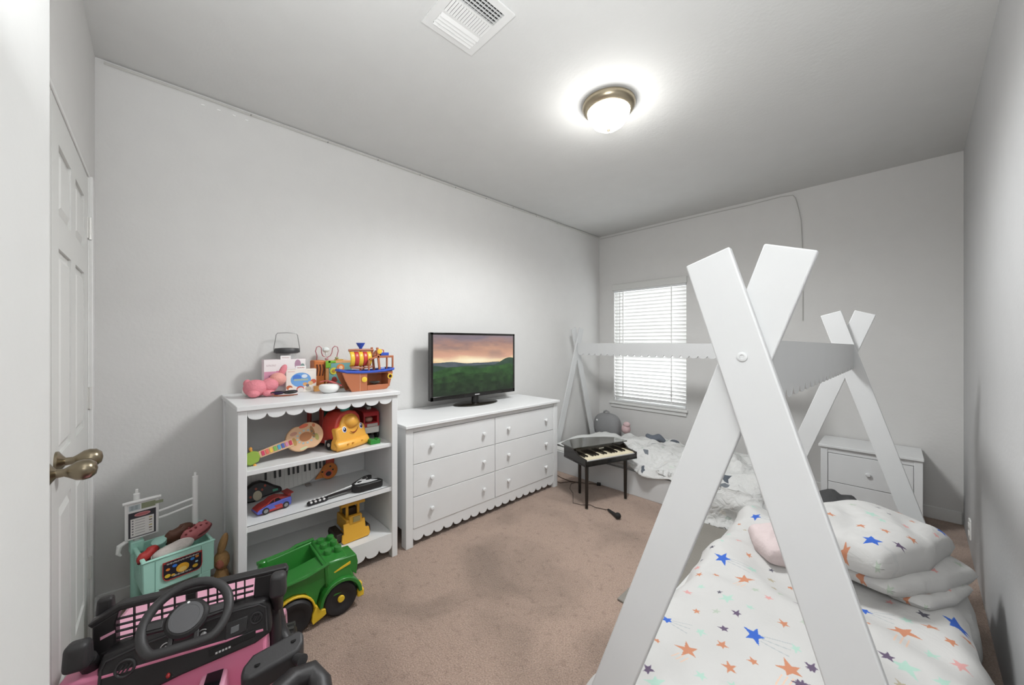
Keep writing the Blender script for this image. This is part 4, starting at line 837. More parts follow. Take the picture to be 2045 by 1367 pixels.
# small red fire truck behind train
t = thing('small_red_truck', 'small red and white toy truck behind the train at the shelf end', 'toy truck', (.33, 1.19, ZA))
o = G(); o.bb((.22, 1.135, ZA + .045), (.40, 1.235, ZA + .085)); o.out('white_skirt', M('#dcdbd8', .4), t, bevel=.004)
o = G()
for y0, y1 in ((1.135, 1.148), (1.222, 1.236)): o.bb((.22, y0, ZA + .085), (.40, y1, ZA + .165))
o.prism([(.22, .160), (.385, .160), (.405, .15), (.395, .176), (.36, .188), (.24, .188), (.22, .178)], lambda u, v, w_: Vector((u, w_, ZA + v)), 1.135, 1.236); o.bb((.22, 1.135, ZA + .085), (.404, 1.236, ZA + .112)); o.bb((.22, 1.14, ZA + .1), (.30, 1.23, ZA + .165)); o.out('cab', M('#a5252c', .35), t, bevel=.004)
o = G(); o.bb((.404, 1.155, ZA + .088), (.408, 1.222, ZA + .106)); o.out('grille', M('#b9b2b0', .4), t)
o = G(); o.bb((.32, 1.175, ZA + .188), (.36, 1.20, ZA + .205)); o.out('roof_light', M('#b9bdb9', .3), t, bevel=.003)
o = G(); o.ell((.36, 1.185, ZA + .125), (.02, .025, .02), n=14); o.out('driver_seat', M('#b98a78', .5), t)
for x in (.255, .365):
    for y in (1.14, 1.225): o = G(); o.cyl((x, y, ZA + .025), (x, y + .012, ZA + .025), .025, n=18); o.out('wheel', BLK, t)
o = G(); o.prism([(1.135, 0), (1.195, 0), (1.195, .028), (1.180, .028), (1.172, .020), (1.163, .026), (1.150, .030), (1.135, .026)], lambda u, v, w_: Vector((w_, u, ZA + v)), .455, .505); tag(o.out('green_block', M('#2f8a36', .35), bevel=.002), 'small green plastic block on the shelf under the red truck', 'block')
# ------------------------------------------------------------------ shelf B (z=.4305)
ZB = .4305
t = thing('bear_keyboard', 'white toy keyboard with orange bear end leaning on the shelf back', 'keyboard', (.14, .88, ZB))
KL = lambda u, v, w_: Vector((.150 - v * .10 + w_, u, ZB + v))
o = G(); o.prism([(.545, .05), (.62, .005), (.80, 0), (.90, .012), (.985, .07), (1.0, .20), (.56, .20)], KL, -.012, 0); o.out('keyboard_body', M('#dddcd8', .4), t, bevel=.003)
ys = [.665, .712, .737, .783, .808, .832, .872, .897, .936, .958, .980]
for k, y in enumerate(ys): o = G(); o.prism([(y, .082), (y + .011, .082), (y + .011, .15), (y, .15)], KL, .0005, .004); o.out('black_key', M('#2b2a2c', .4), t)
for k in range(17): o = G(); y = .60 + k * .0235; o.prism([(y, .008 if y < .88 else .03), (y + .001, .008 if y < .88 else .03), (y + .001, .15), (y, .15)], KL, .0003, .0012); o.out('key_gap', M('#b5b4b0', .5), t)
o = G(); o.prism([(1.015 + .05 * cos(a), .055 + .050 * sin(a)) for a in [2 * pi * k / 28 for k in range(28)]], KL, .0, .012); o.out('bear_head', M('#d07a33', .5), t, bevel=.004)
o = G(); o.prism([(.93, .02), (.99, .02), (1.0, .09), (.985, .09)], KL, 0, .008); o.out('bear_arm', M('#cf7c35', .5), t)
o = G(); o.prism([(.995, .095), (1.045, .095), (1.05, .145), (1.0, .145)], KL, 0, .008); o.out('bear_hat', M('#bd4630', .5), t)
for u, v, r_, c_ in ((1.008, .042, .026, '#d9694a'), (1.008, .040, .017, '#33262f'), (1.035, .06, .006, '#231c1c'), (1.02, .083, .006, '#231c1c'), (.972, .058, .006, '#231c1c')):
    o = G(); o.prism([(u + r_ * cos(a), v + r_ * .85 * sin(a)) for a in [2 * pi * k / 16 for k in range(16)]], KL, .012, .014 if r_ != .017 else .015); o.out('bear_spot', M(c_, .5), t)
o = G(); o.bb((.16, .87, ZB), (.19, .90, ZB + .012)); o.out('key_foot', M('#8b8580', .5), t, bevel=.003)
# dark banjo toy
t = thing('dark_toy_maraca', 'rounded black toy instrument with a pale round button on the middle shelf', 'toy', (.2, .62, ZB))
o = G(); mp = [(.545, .02), (.56, .004), (.60, 0), (.65, .014), (.69, .018), (.735, .020), (.738, .040), (.70, .060), (.665, .085), (.635, .098), (.60, .094), (.565, .072), (.545, .045)]
MF = lambda u, v, w_: Vector((.235 - v * .35 + w_, u, ZB + v + .001))
o.prism(mp, MF, -.035, 0); o.out('body', M('#1d1718', .45), t, bevel=.008)
o = G(); o.prism([(.617 + .021 * cos(a), .030 + .024 * sin(a)) for a in [2 * pi * k / 20 for k in range(20)]], MF, .0005, .004); o.out('button', M('#bdb49a', .5), t)
for u, v in ((.585, .03), (.612, .065), (.64, .055), (.655, .072)): o = G(); o.prism([(u + .006 * cos(a), v + .006 * sin(a)) for a in [2 * pi * k / 8 for k in range(8)]], MF, .0005, .003); o.out('dot', M('#a8442f', .5), t)
o = G(); o.prism([(.69, .032), (.715, .034), (.715, .044), (.69, .044)], MF, .0005, .004); o.out('switch', M('#3f9a7c', .4), t)
# toy car
t = thing('red_blue_toy_car', 'red and blue toy sports car parked on the middle shelf', 'toy car', (.39, .66, ZB))
CU = Vector((.0, 1, 0)); ca = R(10); CU = Vector((-sin(ca), cos(ca), 0)); CV = Vector((-cos(ca), -sin(ca), 0)); CO = Vector((.455, .578, ZB)); CF = lambda u, v, w_: CO + CU * u * .86 + CV * v * .9 + Vector((0, 0, w_ * 1.12))
RC = M('#a8322f', .3, coat=.3, name='car_red'); BC = M('#5560b8', .3, coat=.3, name='car_blue')
def cprof(pr, v0, v1, nm, mt, bev=.004): o = G(); o.prism(pr, lambda u, v, w_: CF(u, w_, v), v0, v1); return o.out(nm, mt, t, bevel=bev)
cprof([(0, .012), (.01, .008), (.185, .010), (.19, .03), (.188, .048), (.14, .047), (.06, .040), (.012, .028), (0, .018)], 0, .088, 'lower_body', BC)
cprof([(.0, .011), (.012, .026), (.03, .033), (.065, .042), (.06, .044), (.03, .037), (.004, .024)], .004, .084, 'bonnet', RC, .002)
cprof([(.05, .040), (.085, .058), (.12, .062), (.165, .050), (.19, .049), (.188, .046), (.06, .038)], .010, .078, 'cabin', RC)
cprof([(.02, .008), (.15, .008), (.135, .018), (.05, .017)], -.0015, .0895, 'side_skirt', RC, .001)
cprof([(.10, .018), (.145, .018), (.13, .030), (.09, .030)], -.0012, .0, 'door_stripe', RC, 0)
cprof([(.066, .042), (.088, .0555), (.092, .0555), (.092, .043)], .008, .0805, 'windscreen', M('#1d1517', .1), 0)
cprof([(.098, .043), (.098, .0565), (.118, .058), (.132, .045)], .008, .0805, 'side_window', M('#1d1517', .1), 0)
o = G(); o.prism([(.165, .058), (.200, .064), (.200, .067), (.165, .061)], lambda u, v, w_: CF(u, w_, v), .0, .088)
for v in (.015, .07): o.prism([(.175, .045), (.19, .045), (.19, .062), (.178, .060)], lambda u, v_, w_: CF(u, w_, v_), v, v + .004)
o.out('spoiler', RC, t)
for u in (.045, .155):
    for v in (-.003, .075):
        o = G(); o.cyl(CF(u, v, .0165), CF(u, v + .016, .0165), .0165, n=20); w_ = o.out('wheel', M('#232022', .6), t, bevel=.002)
        o = G(); e_ = v if v < 0 else v + .016; o.cyl(CF(u, e_ - .0012, .0165), CF(u, e_ + .0012, .0165), .010, n=14); o.out('wheel_hub', M('#8f8f90', .3, .6), w_)
# black electric guitar lying
t = thing('black_toy_guitar', 'black and white toy electric guitar lying flat on the middle shelf', 'guitar', (.46, 1.0, ZB))
EO = Vector((.495, .80, ZB)); ea = R(-1.5); EU = Vector((sin(ea) * 0 - .02, .9998, 0)); EV = Vector((-.9998, -.02, 0)); EF = lambda u, v, w_: EO + EU * u + EV * v + Vector((0, 0, w_))
o = G(); o.prism([(.245, -.005), (.27, -.022), (.40, -.024), (.415, -.01), (.405, .03), (.36, .045), (.375, .085), (.40, .110), (.385, .125), (.35, .12), (.29, .08), (.25, .05), (.235, .02)], EF, .002, .044); o.out('body', BLK, t, bevel=.006)
o = G(); o.prism([(.255, .012), (.33, -.004), (.385, .0), (.36, .03), (.35, .055), (.36, .09), (.33, .09), (.28, .05)], EF, .044, .046); o.out('pickguard', M('#d6d6d6', .4), t)
for u, v in ((.288, .028), (.345, .04), (.335, .07)): o = G(); o.prism([(u + .014 * cos(a), v + .010 * sin(a)) for a in [2 * pi * k / 16 for k in range(16)]], EF, .046, .049); o.out('pickup', BLK, t)
o = G(); o.prism([(.10, .004), (.26, .014), (.26, .034), (.10, .024)], EF, .016, .024); o.out('neck', M('#2a2828', .4), t)
for k in range(3): o = G(); o.tube([EF(.09, .009 + k * .005, .026), EF(.30, .018 + k * .006, .048)], .0008, 4); o.out('string', M('#a8a8a6', .3, .6), t)
o = G(); o.prism([(0, -.008), (.095, .000), (.105, .010), (.10, .030), (.01, .028), (-.004, .012)], EF, .003, .018); o.out('headstock', BLK, t, bevel=.002)
for k in range(4):
    for s_ in (0, 1):
        u, v = .014 + k * .022, (-.003 if s_ == 0 else .024); o = G(); o.ell(EF(u + .003 * s_, v + (.001 * k), .017), (.006, .007, .006), n=12); o.out('tuning_peg', M('#e4e2e0', .4), t)
# ------------------------------------------------------------------ bottom shelf: yellow dozer standing on its tail (z=.15)
ZC = .1505
t = thing('yellow_toy_dozer', 'yellow toy bulldozer with raised flat blade on the bottom shelf', 'toy bulldozer', (.40, 1.04, ZC))
YD = M('#d9a233', .4, name='dozer_yellow')
o = G(); o.prism([(1.0, .165), (1.125, .175), (1.125, .09), (1.145, .085), (1.15, .03), (1.14, .008), (.995, .0), (.985, .02), (.99, .075), (1.0, .08)][::-1], lambda u, v, w_: Vector((.47 + w_ - .15 * (v - .08) - (.8 * (u - 1.07) ** 2), u - .008, ZC + v * .62)), 0, .012); o.out('blade', YD, t, bevel=.003)
o = G(); o.bb((.30, 1.01, ZC + .045), (.46, 1.10, ZC + .12)); o.bb((.44, 1.025, ZC + .09), (.47, 1.10, ZC + .14)); o.out('body', YD, t, bevel=.006)
o = G(); o.bb((.32, 1.02, ZC + .12), (.335, 1.035, ZC + .20)); o.bb((.32, 1.085, ZC + .12), (.335, 1.10, ZC + .20)); o.bb((.415, 1.02, ZC + .12), (.43, 1.035, ZC + .20)); o.bb((.415, 1.085, ZC + .12), (.43, 1.10, ZC + .20)); o.bb((.30, .985, ZC + .195), (.45, 1.125, ZC + .212)); o.out('cab', YD, t, bevel=.003)
o = G(); o.bb((.34, 1.03, ZC + .12), (.41, 1.09, ZC + .165)); o.out('cab_seat', M('#3a2a1c', .5), t)
o = G(); o.bb((.472, 1.045, ZC + .105), (.476, 1.085, ZC + .135)); o.out('grille', M('#9a8a5c', .4), t)
for y in (.955, 1.11): o = G(); o.prism([(.33, 0), (.45, 0), (.47, .022), (.462, .055), (.33, .055), (.31, .028)], lambda u, v, w_: Vector((u, w_, ZC + v)), y, y + .04); o.out('track', M('#2e241d', .6), t, bevel=.004)
for y in (.99, 1.115): o = G(); o.bb((.40, y, ZC + .03), (.475, y + .012, ZC + .05)); o.out('blade_arm', YD, t)
# ------------------------------------------------------------------ green dump truck on the carpet
t = thing('green_ride_dumper', 'green toy dump truck with studs and yellow hubs before the bookshelf', 'toy truck', (.70, .74, 0))
GR = M('#2c7a2e', .32, coat=.2, name='dumper_green'); YW = M('#e0bb2f', .38, name='dumper_yellow')
gx0, gx1 = .585, .835; y0g, y1g = .555, .905
o = G()
inn = .018
# tub walls (flaring), floor, front block with studs
zt = .285; zb_ = .135
o.hexa([(gx0 + .03, .60, zb_), (gx1 - .03, .60, zb_), (gx1 - .03, .80, zb_), (gx0 + .03, .80, zb_), (gx0 + .03, .60, zb_ + .012), (gx1 - .03, .60, zb_ + .012), (gx1 - .03, .80, zb_ + .012), (gx0 + .03, .80, zb_ + .012)])
def wall(p0, p1, q0, q1, th):   # bottom edge p0-p1, top edge q0-q1, thickness vector
    th = Vector(th); P0, P1, Q0, Q1 = map(Vector, (p0, p1, q0, q1)); o.hexa([P0, P1, P1 + th, P0 + th, Q0, Q1, Q1 + th, Q0 + th])
wall((gx0 + .03, .60, zb_), (gx0 + .03, .80, zb_), (gx0, y0g, .262), (gx0, .80, .287), (.014, 0, 0))
wall((gx1 - .03, .60, zb_), (gx1 - .03, .80, zb_), (gx1 - .012, y0g, .235), (gx1, .80, .272), (-.014, 0, 0))
wall((gx0 + .03, .60, zb_), (gx1 - .03, .60, zb_), (gx0, y0g, .262), (gx1 - .012, y0g, .235), (0, .014, 0))
wall((gx0 + .01, .79, zb_), (gx1 - .01, .79, zb_), (gx0, .775, .280), (gx1, .775, .268), (0, .02, 0))
o.out('tub', GR, t, bevel=.005)
o = G(); o.hexa([(gx0 + .01, .79, .10), (gx1 + .0, .79, .10), (gx1 - .005, .935, .10), (gx0 + .02, .935, .10), (gx0 + .005, .785, .292), (gx1 - .01, .785, .272), (gx1 - .02, .892, .262), (gx0 + .02, .892, .288)]); o.out('front_block', GR, t, bevel=.010)
for x in (gx0 + .055, gx0 + .10, gx1 - .10, gx1 - .055):
    pass
for u in (.05, .095, .14, .185):
    pass
for x, y in ((gx0 + .052, .818), (gx0 + .052, .865), (gx0 + .104, .818), (gx0 + .104, .865), (gx0 + .152, .818), (gx0 + .152, .865)):
    if x > gx0 + .11: x += .012
    o = G(); zz = .297 - (x - gx0) * .085; o.lathe([(.017, -.012), (.017, .010), (.015, .013), (.001, .013)], (x, y, zz), n=20); o.out('stud', GR, t)
o = G(); o.lathe([(.020, -.02), (.018, .012), (.014, .016), (.001, .017)], (gx0 + .018, y0g + .020, .262), n=20); o.out('stud', GR, t)
o = G(); o.tube([(gx1 - .012, y0g, .237), (gx1, .70, .250), (gx1, .80, .274)], .008, 8); o.out('rim', GR, t); o = G(); o.tube([(gx0, y0g, .264), (gx0 - .002, .69, .272), (gx0, .72, .285), (gx0, .80, .290)], .009, 8); o.out('rim', GR, t)
# fender over front wheel
fx0, fx1 = gx1 - .07, gx1 + .012
fo = arc(.852, .083, .098, .098, 0, 180, 14); fi = arc(.852, .083, .082, .082, 180, 0, 14)
o = G(); o.prism(fo + fi, lambda u, v, w_: Vector((w_, u, v)), fx0, fx1); o.out('fender', GR, t, bevel=.003)
o = G(); o.prism([(.745, .09), (.765, .16), (.80, .185), (.90, .19), (.93, .16), (.938, .22), (.93, .258), (.80, .266), (.70, .246), (.562, .232), (.566, .17), (.60, .18), (.65, .188), (.70, .17), (.73, .13)], lambda u, v, w_: Vector((w_, u, v)), fx0 - .06, gx1 - .014); o.out('side_panel', GR, t, bevel=.003)
o = G(); o.prism([(.79, .204), (.90, .226), (.90, .238), (.79, .208)], lambda u, v, w_: Vector((w_, u, v)), gx1 - .014, gx1 - .010); o.out('side_stripe', YW, t)
o = G(); o.prism([(.742, .100), (.748, .098), (.758, .075), (.782, .07), (.785, .045), (.765, .035), (.742, .028), (.728, .022), (.722, .04), (.725, .07)], lambda u, v, w_: Vector((w_, u, v)), gx1 - .09, gx1 + .005)
fo2 = arc(.652, .083, .092, .096, -12, 168, 14); fi2 = arc(.652, .083, .083, .086, 168, -12, 14); o.prism(fo2 + fi2, lambda u, v, w_: Vector((w_, u, v)), gx1 - .075, gx1 - .004)
o.bb((gx0 + .03, .60, .06), (gx1 - .05, .93, .11)); o.out('yellow_chassis', YW, t, bevel=.004)
o = G(); o.bb((gx0 + .03, .93, .05), (gx1 + .004, .962, .085)); o.bb((gx1 - .035, .94, .085), (gx1 - .005, .957, .115)); o.out('bumper', YW, t, bevel=.006)
for x0_, sg in ((gx1 - .045, 1), (gx0 + .0, -1)):
    for y in (.852, .652):
        o = G(); o.lathe([(.045, 0), (.072, .002), (.080, .010), (.081, .022), (.080, .036), (.070, .046), (.050, .047), (.044, .0425), (.016, .0415), (.001, .0415)], (x0_ if sg > 0 else x0_ + .047, y, .081), (sg, 0, 0), 32); w_ = o.out('wheel', M('#1f1e20', .55), t)
        if y < .7: continue
        o = G(); o.lathe([(.016, .040), (.016, .047), (.013, .050), (.001, .050)], (x0_ if sg > 0 else x0_ + .047, y, .081), (sg, 0, 0), 20); o.out('wheel_hub', YW, w_)
o = G(); o.prism([(.03 * cos(a), .03 * sin(a) * .9) for a in (0, 1, 2.1, 3.1, 4.2, 5.2)], lambda u, v, w_: Vector((.745 + u, .70 + v * .8, .185 + w_ + v * .6)), 0, .012); tag(o.out('paper_scrap', M('#dededc', .8)), 'crumpled white paper scrap inside the green dump truck', 'paper')
o = G(); o.ell((.72, .645, .163), (.018, .02, .016), n=12); tag(o.out('orange_ball', M('#e08a3f', .5)), 'small orange ball inside the green dump truck', 'ball')
# ------------------------------------------------------------------ mint snack cart
t = thing('mint_snack_cart', 'mint green and white toy snack cart with menu board by the left wall', 'toy cart', (.3, .27, 0))
MT = M('#b0e2d2', .4, name='mint'); CW = M('#f0f0ee', .45, name='cart_white')
SU = Vector((-.16, .987, 0)); SV = Vector((-.987, -.16, 0)); SF_ = frame((.443, .172, 0), SU, SV)     # u right, v to the wall
wC, dC, z0c, z1c = .246, .245, .222, .365
o = G(); th = .012
o.prism([(0, 0), (wC, 0), (wC, th), (0, th)], SF_, z0c, z1c); o.prism([(0, dC - th), (wC, dC - th), (wC, dC), (0, dC)], SF_, z0c, z1c + .0)
o.prism([(0, th), (th, th), (th, dC - th), (0, dC - th)], SF_, z0c, z1c); o.prism([(wC - th, th), (wC, th), (wC, dC - th), (wC - th, dC - th)], SF_, z0c, z1c); o.prism([(th, th), (wC - th, th), (wC - th, dC - th), (th, dC - th)], SF_, z0c, z0c + .012)
o.prism([(-.004, -.004), (wC + .004, -.004), (wC + .004, .008), (-.004, .008)], SF_, z1c - .008, z1c); o.prism([(-.004, 0), (.008, 0), (.008, dC), (-.004, dC)], SF_, z1c - .008, z1c)
o.out('tray', MT, t, bevel=.004)
for k in range(5):
    o = G(); v = .06 + k * .034; o.prism([(v, z0c + .075), (v + .006, z0c + .075), (v + .001, z1c - .03), (v - .005, z1c - .03)], lambda u, w2, w_: SF_(w_, u, w2), -.003, 0); o.out('rib', M('#b6ddd0', .4), t, bevel=.001)
for u in (.038, wC - .05): o = G(); o.prism([(u, -.0012), (u + .0015, -.0012), (u + .0015, 0), (u, 0)], SF_, z0c, z1c - .012); o.out('panel_seam', M('#6fa395', .5), t)
def sticker():
    w, h = 240, 150; p = PX(w, h, '#2a2630')
    for k in range(26): x = 24 + k * 7.6; p.rect(x, 12 + (k % 3) * 2, x + 4.5, 24 + (k % 2) * 2, '#d9d4c8')
    for x, y, r, c_ in ((30, 62, 13, '#e08838'), (70, 48, 15, '#3b7bd6'), (178, 44, 14, '#3b8ad6'), (208, 36, 12, '#d98a3a'), (205, 76, 10, '#9ecadb'), (28, 112, 18, '#dfc23e'), (196, 108, 18, '#dfb63e'), (60, 118, 12, '#e6b23e')): p.ell(x, y, r, r * .8, c_)
    p.ell(118, 84, 40, 36, '#eeb23a'); p.ell(118, 96, 24, 18, '#f4cf7a')
    for k in range(16): x = 60 + k * 7.6; p.rect(x, 120 + (k % 2) * 3, x + 4.5, 134, '#e9e4d8' if k % 3 else '#8fa89c')
    for a_, b_ in ((0, 4), (h - 4, h)): p.rect(0, a_, w, b_, '#b4443c'); 
    p.rect(0, 0, 4, h, '#b4443c'); p.rect(w - 4, 0, w, h, '#b4443c'); p.rect(4, 4, 20, 14, '#b4443c'); p.rect(w - 20, 4, w - 4, 14, '#b4443c')
    return p.a
o = G(); u0, u1, za, zb2 = .062, .198, z0c + .030, z1c - .030
uvl = o.bm.loops.layers.uv.new('UVMap'); o.uv = uvl
pl = [(u0, zb2)] + [(u0 + .018 - .018 * cos(R(a)), za + .028 - .028 * sin(R(a))) for a in (0, 30, 60, 90)] + [(u1 - .018 + .018 * sin(R(a)), za + .028 - .028 * cos(R(a))) for a in (0, 30, 60, 90)] + [(u1, zb2)]
f_ = o.bm.faces.new([o.bm.verts.new(SF_(u, -.0052, z)) for u, z in pl])
for l_, (u, z) in zip(f_.loops, pl): l_[uvl].uv = ((u - u0) / (u1 - u0), (z - za) / (zb2 - za))
o.out('sticker', IMG('cart_sticker', sticker(), .4), t, fix=False, smooth=False)
o = G(); o.tube([SF_(u, -.0055, z) for u, z in pl], .0016, 6, closed=True); o.out('sticker_border', M('#b4443c', .4), t)
for u in (.03, wC - .035):
    o = G(); o.prism([(u - .022, .0), (u + .022, .0), (u + .022, .03), (u - .022, .03)], SF_, .02, z0c + .004); lg = o.out('leg', MT, t, bevel=.006)
for u in (.012, wC - .012):
    o = G(); o.tube([SF_(u, dC - .02, 0.02), SF_(u, dC - .02, z1c + .02)], .022, 12); o.out('leg', MT, t)
o = G(); o.prism([(-.012, dC - .045), (.034, dC - .045), (.034, dC + .008), (-.012, dC + .008)], SF_, z1c - .03, z1c + .025); o.out('corner_socket', MT, t, bevel=.005)
for u, zt_ in ((.012, .625), (wC - .022, .645)):
    o = G(); o.tube([SF_(u, dC - .02, z1c - .01), SF_(u, dC - .02, zt_ - .02), SF_(u, dC - .02, zt_ - .018), SF_(u, dC - .02, zt_)], [.013, .012, .006, .005], 12); o.out('post', CW, t)
for z in (.505, .472): o = G(); o.tube([SF_(.012, dC - .022, z - .015), SF_(.12, dC - .022, z - .005), SF_(wC - .022, dC - .022, z + .012)], .0055, 8); o.out('crossbar', CW, t)
def menu():
    w, h = 120, 170; p = PX(w, h, '#e4e4e2'); p.rect(8, 8, 52, 34, '#b9c4c6'); p.rect(56, 6, 112, 34, '#8e9478'); p.rect(6, 44, 114, 166, '#35353a'); p.rect(14, 74, 106, 162, '#e2e0dc')
    for k in range(4): p.line(12, 14 + k * 5, 44, 12 + k * 5, 1.5, '#6f7b80')
    p.ell(60, 58, 32, 10, '#c98a8a'); p.ell(60, 58, 26, 6, '#b86a6e')
    for k in range(6):
        y = 84 + k * 13; p.ell(22, y, 3.4, 3.4, '#77777a'); p.rect(32, y - 1, 70, y + 1, '#8d8d8d'); p.ell(92, y, 7, 3, ('#b9a76a', '#6d5a4a', '#a8a39a')[k % 3])
    return p.a
o = G(); B0, B1, Z0_, Z1_ = -.030, .084, .402, .580; vB = dC - .045
o.prism([(B0, vB), (B1, vB), (B1, vB + .014), (B0, vB + .014)], SF_, Z0_, Z1_); mb = o.out('menu_board', CW, t, bevel=.005)
o = G(); o.quad(SF_(B0 + .006, vB - .001, Z0_ + .006), SF_(B1 - .006, vB - .001, Z0_ + .006), SF_(B1 - .006, vB - .001, Z1_ - .012), SF_(B0 + .006, vB - .001, Z1_ - .012)); o.out('menu_print', IMG('menu_print', menu(), .5), mb, fix=False, smooth=False)
o = G(); o.tube([SF_(B0 - .008, vB - .004, Z1_ - .004), SF_(B1 + .006, vB - .004, Z1_ - .004)], .007, 10); o.out('board_clip', CW, mb)
o = G(); o.prism([(B1 - .03, vB - .004), (B1 + .014, vB - .006), (B1 + .004, vB - .003)], SF_, Z1_ - .035, Z1_ - .022); o.out('olive_tag', M('#8a9075', .6), mb)
o = G(); o.tube([SF_(-.02, dC - .03, z1c + .035), SF_(-.045, dC - .03, z1c + .02), SF_(-.05, dC - .03, z1c - .01), SF_(-.04, dC - .03, z1c - .025)], [.008, .011, .008, .004], 8); o.out('white_hook', CW, t)
o = G(); o.cyl(SF_(-.03, dC - .08, .12), SF_(.01, dC - .08, .12), .016, n=14); o.out('axle_cap', MT, t)
for u in (.03, wC - .035):
    o = G(); o.cyl(SF_(u - .012, .015, .022), SF_(u + .012, .015, .022), .022, n=18); o.out('wheel', CW, t)
# shoes and toys in the tray
def shoe(name, label, c, rz, tilt, L_, Wd, Hh, sole, upper, cat='shoe', extra=None):
    t = thing(name, label, cat, c)
    Rm = Euler((tilt[0], tilt[1], rz)).to_matrix()
    def pr(n): return [(L_ * .5 * cos(a) * (1 if cos(a) > 0 else 1), Wd * .5 * sin(a) * (1.0 + .16 * cos(a) - .10 * math.exp(-((cos(a) + .05) / .3) ** 2))) for a in [2 * pi * k / n for k in range(n)]]
    F = lambda u, v, w_: Rm @ Vector((u, v, w_)) + Vector(c)
    o = G(); o.prism(pr(32), F, 0, .010); o.out('sole', M(sole, .6, bump=.1), t, bevel=.003)
    def up(p):
        if p.x < -.1 * L_ and p.z > 0: p.z *= 1.05
        if -.15 * L_ < p.x < .12 * L_ and p.z > 0: p.z *= .8
        return p
    o = G(); o.ell(F(0, 0, .012), (L_ * .48, Wd * .46, Hh), (tilt[0], tilt[1], rz), n=24, fn=up, e=.9); o.out('upper', M(upper, .55, bump=.2, scale=80, var=.15, vscale=60), t)
    return t, F, Rm
def P_(u, v, z): return tuple(SF_(u, v, z))
au = math.atan2(SU.y, SU.x)
# white canvas shoe seen sole-out
shoe('white_shoe', 'white child shoe standing sole-out in the mint cart tray', P_(.105, .045, .365), au, (R(68), R(-8), 0), .150, .058, .022, '#dcd7d2', '#c9c1bb')
shoe('brown_boot', 'brown leather child boot lying toe-up at the back of the cart tray', P_(.150, .150, .375), au + .1, (R(12), R(-18), 0), .125, .058, .040, '#3c251c', '#5d3a2a')
shoe('red_patterned_shoe', 'red and pink patterned child shoe at the right end of the cart tray', P_(.200, .080, .385), au - .1, (R(10), R(-24), 0), .125, .060, .036, '#5f1f22', '#b5686a')
o = G()
for k in range(5):
    a_ = -.042 + k * .02
    for s_ in (-1, 1): o.ell(Vector(P_(.200, .080, .385)) + Euler((R(10), R(-24), au - .1)).to_matrix() @ Vector((a_ + .01, s_ * .014, .012 + .036 * (1 - ((a_ + .01) / .06) ** 2) ** .5 * .86)), (.008, .006, .004), n=8)
rp = [x for x in bpy.data.objects if x.name.startswith('red_patterned_shoe')][0]
o.out('painted_pattern', M('#7a2a2e', .5), rp)['kind'] = 'stuff'
t2, F_, _r = shoe('red_shoe', 'plain red child shoe at the left end of the cart tray', P_(.030, .075, .355), au + .5, (R(0), R(-20), 0), .09, .042, .026, '#5e1717', '#b03430')
o = G(); o.bb((-.008, -.0, 0), (0, 0, 0)) if False else None
o = G(); o.lathe([(.024, 0), (.026, .004), (.027, .022), (.024, .024), (.001, .023)], P_(.075, .135, .368), (.3, -.1, 1), 24); tag(o.out('mint_cup', M('#a9d6ca', .4)), 'round mint cup turned over behind the white shoe in the cart tray', 'cup')
o = G(); o.ell(P_(.125, .03, .352), (.035, .018, .016), (0, 0, au)); tag(o.out('orange_toy_piece', M('#d9854a', .4)), 'orange toy piece poking out before the white shoe', 'toy')
# tan plush behind cart
t = thing('tan_plush_rabbit', 'tan plush rabbit slumped on the floor between the cart and bookshelf', 'plush toy', (.28, .44, 0))
TN = M('#b08a5c', .95, bump=.5, scale=120, var=.1, vscale=20, name='tan_fur')
o = G(); o.ell((.34, .448, .10), (.055, .034, .10), n=20); o.out('body', TN, t)
o = G(); o.ell((.345, .448, .225), (.045, .033, .045), n=20); o.out('head', TN, t)
o = G(); o.ell((.352, .452, .305), (.018, .018, .055), (-.25, 0, 0), n=16); o.out('ear', TN, t)
o = G(); o.ell((.375, .440, .222), (.020, .018, .024), n=16); o.out('muzzle', M('#b5705c', .9, bump=.4, scale=120), t)
# ------------------------------------------------------------------ pink ride-on car
ja = R(17); JR = Vector((sin(ja), cos(ja), 0)); JFv = Vector((-cos(ja), sin(ja), 0)); JO = Vector((1.234, .305, 0))
J = lambda u, f, z: JO + JR * u + JFv * f + Vector((0, 0, z))
JZ = lambda u, z, f: J(u, f, z)
t = thing('pink_ride_on_car', 'pink electric ride-on car with black windscreen grille and steering wheel in the foreground', 'ride-on car', tuple(J(0, 0, 0)), -ja)
PKM = M('#ee8fb0', .35, coat=.15, name='car_pink'); PKL = M('#f4b3cb', .35, coat=.15, name='hood_pink'); BK = M('#262425', .45, bump=.06, scale=260, name='jeep_black'); BK2 = M('#353435', .5, bump=.06, scale=260, name='jeep_grey')
# body: tub with open cabin
o = G()
def plank(pts, z0, z1, m=0): o.prism(pts, J, z0, z1, m)
plank([(-.27, -.42), (.185, -.42), (.185, .34), (-.27, .34)], .10, .16)                       # floor pan
plank([(-.285, -.45), (-.225, -.45), (-.225, .02), (-.285, .02)], .12, .34); plank([(.150, -.45), (.186, -.45), (.186, .02), (.150, .02)], .12, .30)
plank([(-.27, -.06), (.176, -.06), (.176, .02), (-.27, .02)], .12, .44)
o.out('body', PKM, t, bevel=.008)
o = G(); o.prism([(0, .12), (.33, .12), (.35, .30), (.335, .40), (.27, .448), (.12, .458), (0, .455)], lambda u, v, w_: J(w_, u, v), -.240, .150); o.out('hood', PKL, t, bevel=.015)
o = G(); o.prism([(.30, .16), (.36, .18), (.365, .29), (.335, .36)], lambda u, v, w_: J(w_, u, v), -.22, .18); o.out('front_grille', BK, t, bevel=.006)
